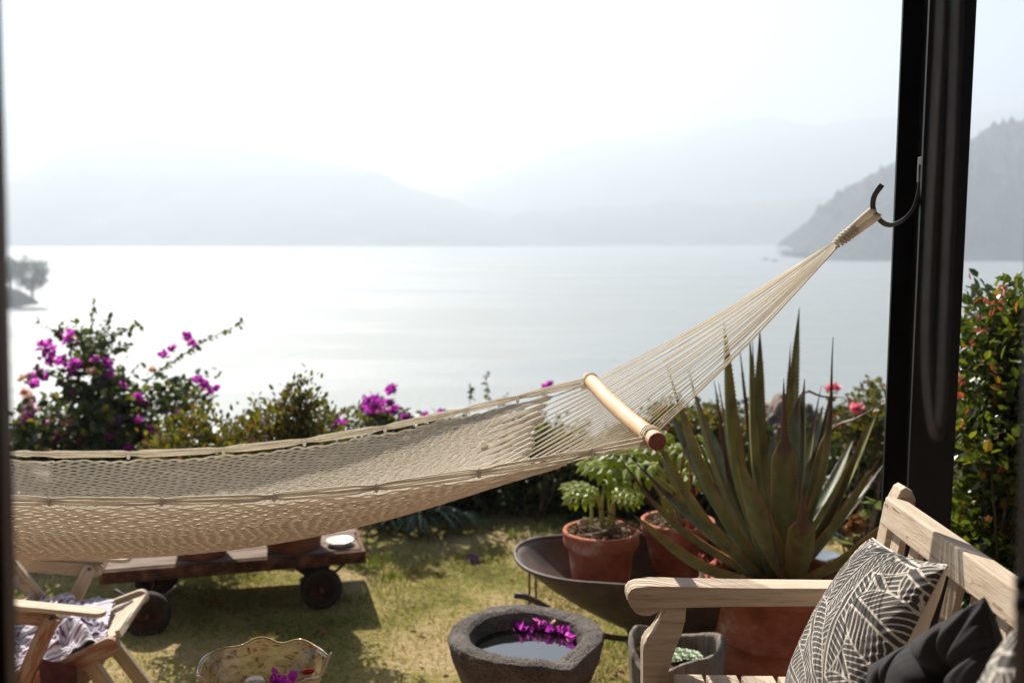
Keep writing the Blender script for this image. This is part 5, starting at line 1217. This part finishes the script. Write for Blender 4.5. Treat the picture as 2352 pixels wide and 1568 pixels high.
tube('stalk', [rs + Vector((0, 0, .05)), rs + Vector((-.01, .1, .25)), Vector((rs.x - .03, 4.2, .5))], .003, M['redleaf'], o, 6)
# hollow log planter
lc = P(1556, 1478, 3.34); lg = empty('log_planter', (lc.x, lc.y, 0), 'hollow grey log planter with pale succulents under the bench arm', 'planter')
LH = lc.z
def lfn(T_, R_, Z_): 
    w_ = 1 + .05 * np.sin(2 * T_ + .5) + .02 * np.sin(5 * T_) + .010 * np.sin(17 * T_ + 3 * Z_)
    top = np.clip((Z_ - LH + .05) / .05, 0, 1); return R_ * w_ * (R_ > .02) + R_ * (R_ <= .02), Z_ + top * (.022 * np.sin(2 * T_ + 2.4) + .012 * np.sin(3 * T_) - .03 * np.exp(-((T_ - R(225)) / .5) ** 2))
lathe_ob('shell', [(.001, .002), (.150, .002), (.152, .15), (.160, .3), (.166, LH - .02), (.163, LH), (.152, LH + .002), (.145, LH - .01), (.140, LH - .08), (.136, LH - .12)], (lc.x, lc.y, 0), M['log'], lg, 120, lfn, None, None, .012)
lathe_ob('soil', [(.001, .01), (.08, .006), (.141, 0)], (lc.x, lc.y, LH - .085), M['soil'], lg, 40)
def rosette(c, r_, mt, nm='rosette'):
    parts = []
    for ring_, (k, rr_, el) in enumerate([(9, 1.0, .25), (8, .75, .6), (6, .5, 1.0), (3, .28, 1.5)]):
        for i in range(k):
            a_ = i / k * 6.283 + ring_ * .5; d = A(math.cos(a_), math.sin(a_), el)
            parts.append(leaves(A(*c)[None], d[None], r_ * rr_, .36, LEAF6, up=A(0, 0, 1)[None] - 0.0 * d))
    V, F = merge(parts); return mesh_np(nm, V, F, mt, lg)
for (x, y, s_) in [(1558, 1497, .030), (1575, 1500, .032), (1592, 1502, .028), (1566, 1508, .028), (1585, 1510, .030), (1545, 1505, .026), (1602, 1508, .022), (1552, 1514, .026)]:
    rosette(onplane(x, y, LH - .055), s_, M['succ'])
M['orange_succ'] = leafmat('orange_tipped_succulent', [(0, (0.50, 0.30, 0.10)), (1, (0.62, 0.45, 0.16))], .5, .2)
for (x, y, s_) in [(1478, 1470, .026), (1490, 1478, .024), (1474, 1486, .024), (1500, 1470, .022)]: rosette(onplane(x, y + 6, LH - .025), s_, M['orange_succ'])
# geranium in a dark pot right of the agave
gp_ = Vector((P(1968, 1330, 4.15).x, 4.15, 0)); gr_ = empty('potted_geranium', gp_, 'geranium with red brown dying leaves in a black pot right of the agave', 'potted plant')
pot('pot', gp_, .13, .42, M['dark_plastic'], gr_, .03, .008)
M['geranium'] = leafmat('matt_green_leaves', [(0, (0.07, 0.12, 0.015)), (1, (0.14, 0.19, 0.02))], 0.7, 0.45, spec=0.2)
an = np.linspace(0, 2 * math.pi, 14, endpoint=False)
RND = (np.vstack([[0, .5, .03], np.stack([.52 * np.cos(an) * (1 + .08 * np.cos(an * 7)), .5 + .52 * np.sin(an) * (1 + .08 * np.cos(an * 7)), np.abs(np.cos(an)) * .08], 1)]), np.array([(0, 1 + i, 1 + (i + 1) % 14) for i in range(14)]))
for (x, y, dd, s_, mt) in [(1932, 1240, -.05, .085, 'philo'), (1948, 1232, .0, .06, 'philo'), (1972, 1180, .0, .055, 'philo'), (1985, 1152, .05, .065, 'philo'), (2000, 1145, .05, .05, 'philo'), (1960, 1285, -.05, .06, 'philo'), (2010, 1160, .1, .05, 'philo'), (1940, 1300, 0, .05, 'philo')]:
    t = P(x, y, 4.15 + dd); place_leaf('leaf', RND, t, (rng.normal() * .5, -.6, .1), (0, -.6, .8), s_, M['geranium'], gr_)
    tube('stalk', [gp_ + Vector((0, 0, .38)), (gp_ + t) / 2 + Vector((.0, 0, .16)), t], .004, M['bark'], gr_, 6)
for (x, y) in [(1968, 1200), (1955, 1215), (1980, 1215), (1962, 1238), (1975, 1190), (1945, 1250), (1940, 1320)]: blossom('dry_leaf', P(x, y, 4.12), .035, M['brownleaf'], gr_, 9, spread=.35)
# enamel watering can glimpsed behind the agave leaves
wcn = P(1895, 1275, 4.3); wcr = empty('watering_can', (wcn.x, wcn.y, 0), 'blue grey enamel watering can half hidden behind the right agave leaves', 'watering can')
wz_ = P(1895, 1262, 4.3).z
lathe_ob('body', [(.001, .001), (.10, .001), (.105, .02), (.10, wz_ - .08), (.085, wz_ - .03), (.08, wz_ - .025), (.07, wz_ - .028), (.001, wz_ - .032)], (wcn.x, wcn.y, 0), M['grey_metal'], wcr, 40)
tube('handle', [Vector((wcn.x - .08, wcn.y, wz_ - .05)), Vector((wcn.x - .06, wcn.y, wz_ + .04)), Vector((wcn.x + .02, wcn.y, wz_ + .075)), Vector((wcn.x + .10, wcn.y, wz_ + .02)), Vector((wcn.x + .12, wcn.y, wz_ - .12)), Vector((wcn.x + .10, wcn.y, wz_ - .22))], .010, M['grey_metal'], wcr, 10)
tube('spout', [Vector((wcn.x - .09, wcn.y, .10)), Vector((wcn.x - .22, wcn.y - .02, wz_ - .06))], .016, M['grey_metal'], wcr, 10, r1=.010)

# ================================================================== SHRUBS ALONG THE EDGE OF THE GARDEN
def sprig(pts, n_leaf, size, width=.5, r_=.003, tpl=LEAF6, droop=.2, jit=.02):
    q = resample(pts, 40); T_ = unit(np.gradient(q, axis=0)); V1 = tubes(q[None], np.linspace(r_, r_ * .35, 40)[None], 5)
    t = rng.uniform(.03, 1, n_leaf); i = (t * 39).astype(int); pos = q[i] + rng.normal(size=(n_leaf, 3)) * jit * .3
    d = T_[i] * .5 + rng.normal(size=(n_leaf, 3)) * .7 - A(0, 0, droop)
    return V1, leaves(pos, d, size * (.6 + .7 * rng.random(n_leaf)), width, tpl)
# bougainvillea
bY = 5.9
bg_ = Vector((P(235, 1200, bY).x, bY, 0)); bou = empty('bougainvillea', bg_, 'large magenta bougainvillea bush with long arching sprays beside the left door frame', 'shrub')
Ls, Ss = [], []
c_ = P(250, 1010, bY)
def cl(px_, py_, rx, rz, ncl, per=26, size=.045, dd=0, fill=.3, cr=.05):
    c = P(px_, py_, bY + dd); k = bY / FPX
    V, F, q = crown(c, (rx * k, .28, rz * k), ncl, per, size * 1.12, .42, LEAF6, fill, cr * 1.15, seed=px_, upright=.1); Ls.append((V, F)); return q
tops = []
tops += list(cl(250, 955, 75, 95, 62)); tops += list(cl(210, 880, 45, 60, 14, 20)); tops += list(cl(120, 980, 75, 60, 26, 20)); tops += list(cl(150, 1060, 130, 60, 60)); tops += list(cl(330, 1040, 90, 60, 40)); tops += list(cl(270, 1120, 150, 90, 90)); tops += list(cl(420, 915, 50, 35, 18, 18)); tops += list(cl(40, 1010, 60, 50, 24, 16))
sprays = [[(240, 990), (225, 900), (205, 820), (208, 760), (212, 725), (217, 684)], [(218, 860), (235, 800), (262, 770), (290, 756), (320, 746)], [(212, 850), (170, 800), (140, 770), (105, 748), (78, 734)],
          [(215, 830), (180, 780), (150, 752), (128, 734)], [(262, 975), (300, 920), (345, 870), (398, 830), (450, 795), (505, 765), (545, 748), (566, 738)], [(205, 850), (225, 815), (245, 795), (262, 782)], [(215, 800), (240, 765), (250, 745), (254, 728)],
          [(230, 850), (250, 815), (275, 800), (300, 790)], [(200, 850), (190, 800), (180, 760), (172, 740)], [(180, 900), (120, 860), (80, 850), (60, 880)], [(300, 940), (350, 900), (400, 880), (440, 880)]]
for i_, sp_ in enumerate(sprays):
    ys_ = bY + rng.normal() * .12; pp = [P(x, y, ys_) for x, y in sp_]
    nl_ = int(16 + len(sp_) * 9); a1, a2 = sprig(pp, nl_, .038 if i_ not in (4,) else .036, .42, .0045 if i_ in (0, 4) else .003); Ss.append(a1); Ls.append(a2)
for k in range(70):     # fine twigs in the upper fan
    x, y = 205 + rng.normal() * 26, 785 + rng.normal() * 32; a1, a2 = sprig([P(210, 850, bY), P(x, y, bY + rng.normal() * .1)], 6, .028, .45, .0018); Ss.append(a1) if k % 2 else None; Ls.append(a2)
V, F = merge(Ls); mesh_np('foliage', V, F, M['boug'], bou)
V, F = merge(Ss + [stems(tuple(bg_), [tuple(t) for t in tops[::7]], .016, .003, .08)]); mesh_np('branches', V, F, M['bark'], bou)
def cluster(x, y, rpx, mt='bract', parent=None, Yd=None, n_=None, nm='flower_cluster'):
    Yd = Yd or bY - .12 + rng.normal() * .08; rr_ = rpx / FPX * Yd; n_ = n_ or int(8 + rpx * 1.6)
    d = rng.normal(size=(n_, 3)); d[:, 2] = np.abs(d[:, 2]) * .8
    pos = np.array(P(x, y, Yd)) + np.clip(rng.normal(size=(n_, 3)), -1.7, 1.7) * rr_ * .38
    V, F = leaves(pos, d, .032 * (.6 + .6 * rng.random(n_)), .5, PETAL); return mesh_np(nm, V, F, M[mt], parent)
for (x, y, r_) in [(110, 805, 28), (118, 832, 18), (100, 795, 14), (160, 778, 20), (145, 832, 16), (165, 842, 20), (190, 838, 15), (222, 828, 9), (250, 840, 12), (256, 860, 10), (246, 832, 8), (90, 862, 10), (70, 868, 9), (75, 885, 12), (104, 868, 10), (148, 882, 12), (160, 900, 8), (432, 778, 14), (440, 790, 8), (396, 803, 8), (376, 818, 9), (284, 884, 6), (330, 925, 10), (318, 915, 9), (165, 862, 8), (262, 970, 14), (255, 1000, 12), (285, 1005, 12), (295, 1030, 9), (180, 990, 16), (195, 1010, 16), (170, 1010, 12), (120, 970, 12), (108, 985, 9), (60, 962, 12), (48, 985, 10), (340, 1000, 9), (395, 942, 15), (375, 945, 10), (405, 955, 8), (468, 885, 10), (455, 875, 8), (494, 895, 6), (240, 930, 9), (320, 968, 9), (70, 940, 10), (130, 1010, 9), (310, 1040, 8), (350, 985, 8), (480, 900, 9)]:
    cluster(x, y, r_, 'bract', bou)
for (x, y, r_) in [(60, 905, 16), (72, 920, 12), (150, 980, 20), (165, 965, 14), (100, 1035, 16), (88, 1020, 9), (352, 850, 8), (210, 855, 8), (60, 955, 8), (295, 1075, 10), (50, 870, 10), (432, 915, 8), (140, 1000, 12)]:
    cluster(x, y, r_, 'bract_pale', bou)
# smaller bougainvilleas further right along the edge
def small_boug(x0, Yd, label, crowns, clusters, sprs=()):
    b = P(x0, 1150, Yd); b.z = 0; root = empty('bougainvillea', b, label, 'shrub', 'low bougainvilleas along the garden edge'); L_, S_, tp = [], [], []
    for (x, y, rx, rz, n_) in crowns:
        k = Yd / FPX; V, F, q = crown(P(x, y, Yd), (rx * k, .22, rz * k), n_, 20, .036, .42, LEAF6, .3, .05, seed=x, upright=.2); L_.append((V, F)); tp += list(q[::8])
    for s_ in sprs: a1, a2 = sprig([P(x, y, Yd) for x, y in s_], 14 * len(s_), .030, .42, .0025); S_.append(a1); L_.append(a2)
    V, F = merge(L_); mesh_np('foliage', V, F, M['boug'], root); V, F = merge(S_ + [stems(tuple(b), [tuple(t) for t in tp], .009, .002)]); mesh_np('branches', V, F, M['bark'], root)
    for (x, y, r_) in clusters: cluster(x, y, r_, 'bract', root, Yd - .1 + rng.normal() * .05)
small_boug(620, 6.1, 'bougainvillea with scattered magenta blooms just left of the tall cart azalea', [(610, 1010, 70, 45, 30)], [(612, 970, 9), (640, 985, 14), (655, 975, 10), (600, 1000, 9), (580, 1015, 8), (695, 975, 8), (560, 1020, 9), (625, 1010, 8)])
small_boug(770, 6.1, 'low bougainvillea with a small magenta bloom between the azalea and the tall clump', [(775, 1010, 45, 45, 20)], [(775, 965, 13), (768, 985, 8), (790, 975, 8)], [[(770, 1000), (755, 960), (748, 930)]])
small_boug(870, 6.2, 'bougainvillea with the tallest dense magenta clump above the hammock edge', [(870, 1000, 65, 50, 40), (860, 955, 30, 30, 12)], [(845, 925, 16), (870, 935, 22), (895, 900, 12), (902, 890, 7), (850, 945, 16), (880, 955, 16), (835, 940, 12), (905, 940, 12), (862, 918, 12), (895, 925, 10)], [[(890, 960), (925, 940), (945, 955)]])
small_boug(1010, 6.3, 'low bougainvillea with a few magenta dots behind the middle of the hammock', [(1000, 1000, 90, 40, 40), (960, 975, 40, 25, 12)], [(930, 962, 7), (1012, 950, 6), (1050, 970, 7), (990, 965, 6), (1020, 975, 7), (975, 955, 5)], [[(1040, 985), (1075, 940), (1082, 900), (1080, 885)], [(1120, 990), (1125, 930), (1116, 880), (1118, 852)], [(1130, 990), (1150, 930), (1158, 912)]])
small_boug(1240, 6.3, 'low bougainvillea with one raised magenta bloom behind the far end of the hammock bar', [(1230, 1010, 110, 45, 50)], [(1252, 892, 9), (1262, 884, 5), (1190, 985, 6)], [[(1230, 960), (1245, 915), (1256, 890)], [(1190, 990), (1170, 950), (1150, 915)]])

# evergreen hedge bushes forming the dark edge of the lawn
HB = [(60, 6.3, 150, 1110), (230, 6.5, 150, 1085), (400, 6.5, 150, 1080), (560, 6.5, 140, 1070), (730, 6.6, 140, 1060), (890, 6.6, 140, 1040), (1050, 6.6, 140, 1030), (1200, 6.6, 140, 1030), (1340, 6.5, 130, 1035), (1470, 6.5, 130, 1010), (1600, 6.5, 130, 985), (1730, 6.6, 120, 990), (1850, 6.5, 120, 1000), (1960, 6.3, 130, 985), (2090, 6.3, 130, 960), (2230, 6.3, 130, 960)]
HL = ['at the left door frame', 'under the left end of the hammock', 'behind the left cart pot', 'behind the middle of the cart', 'behind the right cart pot', 'behind the white dish', 'behind the middle of the open lawn', 'left of the wheelbarrow', 'behind the left wheelbarrow pot', 'behind the right wheelbarrow pot', 'under the spreader bar end', 'behind the left agave leaves', 'behind the middle of the agave', 'behind the right agave leaves', 'behind the black post', 'behind the glossy shrub']
for (x, Yd, wpx, ytop), lab in zip(HB, HL):
    k = Yd / FPX; top = P(x, ytop, Yd); b = Vector((top.x, Yd, 0)); root = empty('hedge_bush', b, 'dark leafy hedge bush ' + lab, 'hedge bush', 'dark hedge bushes along the edge of the lawn')
    h_ = top.z
    V1, F1, q1 = crown((top.x, Yd + .05, h_ * .46), (wpx * k * .62, .34, h_ * .58), 260, 22, .048, .42, LEAF4, .45, .075, seed=x, zmin=.01, upright=.1)
    mesh_np('foliage', V1, F1, M['hedge'], root)
    V, F = stems(tuple(b), [tuple(t) for t in q1[::12]], .010, .003); mesh_np('stems', V, F, M['bark'], root)
# brighter roses / shrubs behind the agave, with pink blooms
def mixbush(x0, Yd, label, crowns, pinks, mt='azalea', cat='shrub', nm='flowering_shrub', sprs=()):
    b = P(x0, 1150, Yd); b.z = 0; root = empty(nm, b, label, cat); L_, tp, S_ = [], [], []
    for (x, y, rx, rz, n_) in crowns:
        k = Yd / FPX; V, F, q = crown(P(x, y, Yd), (rx * k, .2, rz * k), n_, 22, .036, .42, LEAF6, .3, .05, seed=x, upright=.3); L_.append((V, F)); tp += list(q[::7])
    for s_ in sprs: a1, a2 = sprig([P(x, y, Yd) for x, y in s_], 7 * len(s_), .030, .42, .0025); S_.append(a1); L_.append(a2)
    V, F = merge(L_); mesh_np('foliage', V, F, M[mt], root); V, F = merge(S_ + [stems(tuple(b), [tuple(t) for t in tp], .009, .002)]); mesh_np('branches', V, F, M['bark'], root)
    for (x, y, r_) in pinks: cluster(x, y, r_, 'pink', root, Yd - .12, nm='flower')
mixbush(1560, 6.0, 'yellow green leafy shrub behind the end of the spreader bar', [(1560, 985, 75, 45, 60), (1640, 985, 60, 35, 40), (1470, 1010, 60, 35, 30)], [])
mixbush(1985, 5.6, 'shrub with pink blooms between the agave and the black post', [(1990, 985, 60, 45, 50), (2010, 930, 25, 40, 14)], [(1970, 944, 12), (1962, 938, 8), (1905, 895, 8), (1920, 893, 6)], sprs=[[(1960, 1000), (1935, 960), (1912, 930), (1908, 900)], [(2000, 980), (2010, 930), (2005, 890)], [(1915, 960), (1912, 920), (1916, 895)]])
mixbush(2205, 5.4, 'small shrub with pink blooms seen right of the black post', [(2215, 1010, 45, 60, 40)], [(2207, 880, 10), (2192, 895, 8), (2195, 915, 8), (2186, 885, 6)], sprs=[[(2210, 980), (2215, 930), (2208, 885)], [(2200, 980), (2195, 930), (2192, 895)]])
# rock behind the agave
rk = P(1838, 985, 6.4)
def rock(c, rx, ry, rz_, label):
    bm = bmesh.new(); bmesh.ops.create_icosphere(bm, subdivisions=5, radius=1)
    for v in bm.verts:
        nz = mnoise.fractal(v.co * 1.6 + Vector((3, 1, 0)), .9, 2, 5); v.co = Vector((v.co.x * rx, v.co.y * ry, max(-.2, v.co.z) * rz_)) * (1 + .25 * nz) + Vector(c)
    o = from_bm('rock', bm, M['rock'], None, c, True); return tag(o, label, 'rock')
rock((rk.x, 6.75, .02), .34, .25, rk.z + .09, 'large brown rock standing behind the agave against the lake')

# strap-leaved clumps at the foot of the hedge
STR = None
def strap(x, Yd, n_, L_, label, seed):
    q = P(x, 1200, Yd); b = Vector((q.x, Yd, 0)); root = empty('strap_leaf_plant', b, label, 'plant', 'strap leaved plants below the hedge')
    r_ = random.Random(seed)
    for k in range(n_):
        a_ = r_.uniform(math.pi * 1.0, math.pi * 2.0) if k % 4 else r_.uniform(0, 6.28); l_ = L_ * r_.uniform(.7, 1.15); q = []
        hor = Vector((math.cos(a_), math.sin(a_) * .8, 0)); 
        for t in np.linspace(0, 1, 12): q.append(list(b + hor * (l_ * (.12 * t + .52 * t ** 1.5)) + Vector((0, 0, l_ * (1.15 * t - 1.0 * t ** 2.2) * .8 + .01))))
        q = np.array(q); T_ = unit(np.gradient(q, axis=0)); W_ = unit(np.cross(T_, A(hor.y, -hor.x, .0) * 0 + A(0, 0, 1))) ; wd = np.interp(np.linspace(0, 1, 12), [0, .5, .9, 1], [.016, .017, .010, .001])[:, None]
        up_ = np.cross(W_, T_); V = np.vstack([q + W_ * wd, q - up_ * .004, q - W_ * wd]); i = np.arange(11)
        F = np.vstack([np.stack([i, i + 1, i + 13, i + 12], 1), np.stack([i + 12, i + 13, i + 25, i + 24], 1)])
        mesh_np('leaf', V, F, M['strap'], root, None, True)
strap(870, 6.05, 16, .42, 'arching strap leaved plant right of the cart, the left one', 1)
strap(965, 6.0, 20, .50, 'largest arching strap leaved plant, in front of the hedge in mid lawn', 2)
strap(1035, 6.05, 14, .40, 'arching strap leaved plant furthest right, by an orange bloom', 3)
cluster(1017, 1158, 8, 'redleaf', None, 5.85, 8, 'orange_bloom')
tag(bpy.data.objects['orange_bloom'], 'single orange red bloom among the dark strap leaves', 'flower')

# ================================================================== TALL GLOSSY SHRUB ON THE RIGHT
gY = 3.45; gs = Vector((P(2330, 1200, gY).x, gY, 0)); gl_ = empty('glossy_shrub', gs, 'tall glossy leaved shrub with orange and pink tips at the right edge', 'shrub')
L_, tp = [], []
k = gY / FPX
for (x, y, rx, rz, n_, dd, sd_) in [(2360, 1020, 108, 130, 210, 0, 1), (2340, 860, 52, 90, 80, .05, 2), (2338, 755, 20, 50, 26, 0, 3), (2272, 800, 18, 16, 7, 0, 4), (2340, 1250, 150, 190, 300, .1, 5), (2420, 950, 130, 220, 130, .1, 6), (2270, 1450, 120, 160, 160, .15, 7), (2400, 1500, 180, 180, 170, .1, 8), (2266, 885, 26, 18, 10, 0, 9), (2240, 1010, 34, 50, 34, 0, 10), (2318, 705, 8, 18, 6, 0, 11), (2300, 740, 14, 14, 6, 0, 12)]:
    V, F, q = crown(P(x, y, gY + dd), (rx * k, .30, rz * k), int(n_ * 1.25), 24, .038, .38, LEAF6, .30, .046, seed=sd_, zmin=.02, upright=.45); L_.append((V, F)); tp += list(q[::10])
V, F = merge(L_); mesh_np('foliage', V, F, M['glossy'], gl_)
V, F = stems(tuple(gs), [tuple(t) for t in tp[::3]], .012, .002, .05); mesh_np('branches', V, F, M['bark'], gl_)
tips = []
for (x, y) in [(2288, 690), (2305, 668), (2250, 738), (2262, 762), (2228, 788), (2250, 765), (2270, 700), (2215, 885), (2200, 872), (2320, 672), (2300, 700), (2280, 720)] + [(2200 + rng.random() * 130, 800 + rng.random() * 500) for _ in range(4)]:
    n_ = 3; pos = np.array(P(x, y, gY - .22)) + rng.normal(size=(n_, 3)) * .008; tips.append(leaves(pos, rng.normal(size=(n_, 3)) * .5 + A(-.2, 0, 1), .022, .3, LEAF6))
V, F = merge(tips); mesh_np('new_growth', V, F, M['pinktip'], gl_)['kind'] = 'stuff'

# ================================================================== FALLEN THINGS ON THE LAWN
for (x, y, lab, mt) in [(1085, 1287, 'dark purple petals and leaf lying on the lawn beyond the basin', 'purple')]:
    M['purple'] = leafmat('wilted_purple', [(0, (0.05, 0.01, 0.09)), (0.6, (0.10, 0.02, 0.14)), (1, (0.10, 0.05, 0.04))], 0.7, 0.1)
    q = onplane(x, y, .006); blossom('fallen_petals', q, .04, M[mt], None, 8, lab, None, 'petals', .5)
n_ = 150; gx = rng.uniform(-2.0, 1.4, n_); gy = rng.uniform(3.9, 6.3, n_)
V, F = leaves(np.stack([gx, gy, ground_z(gx, gy) + .016], 1), rng.normal(size=(n_, 3)) * A(1, 1, .15), .032 * (.4 + rng.random(n_)), .35, LEAF6)
tag(mesh_np('fallen_leaves', V, F, M['brownleaf']), 'small dry brown leaves scattered over the lawn', 'leaves', kind='stuff')
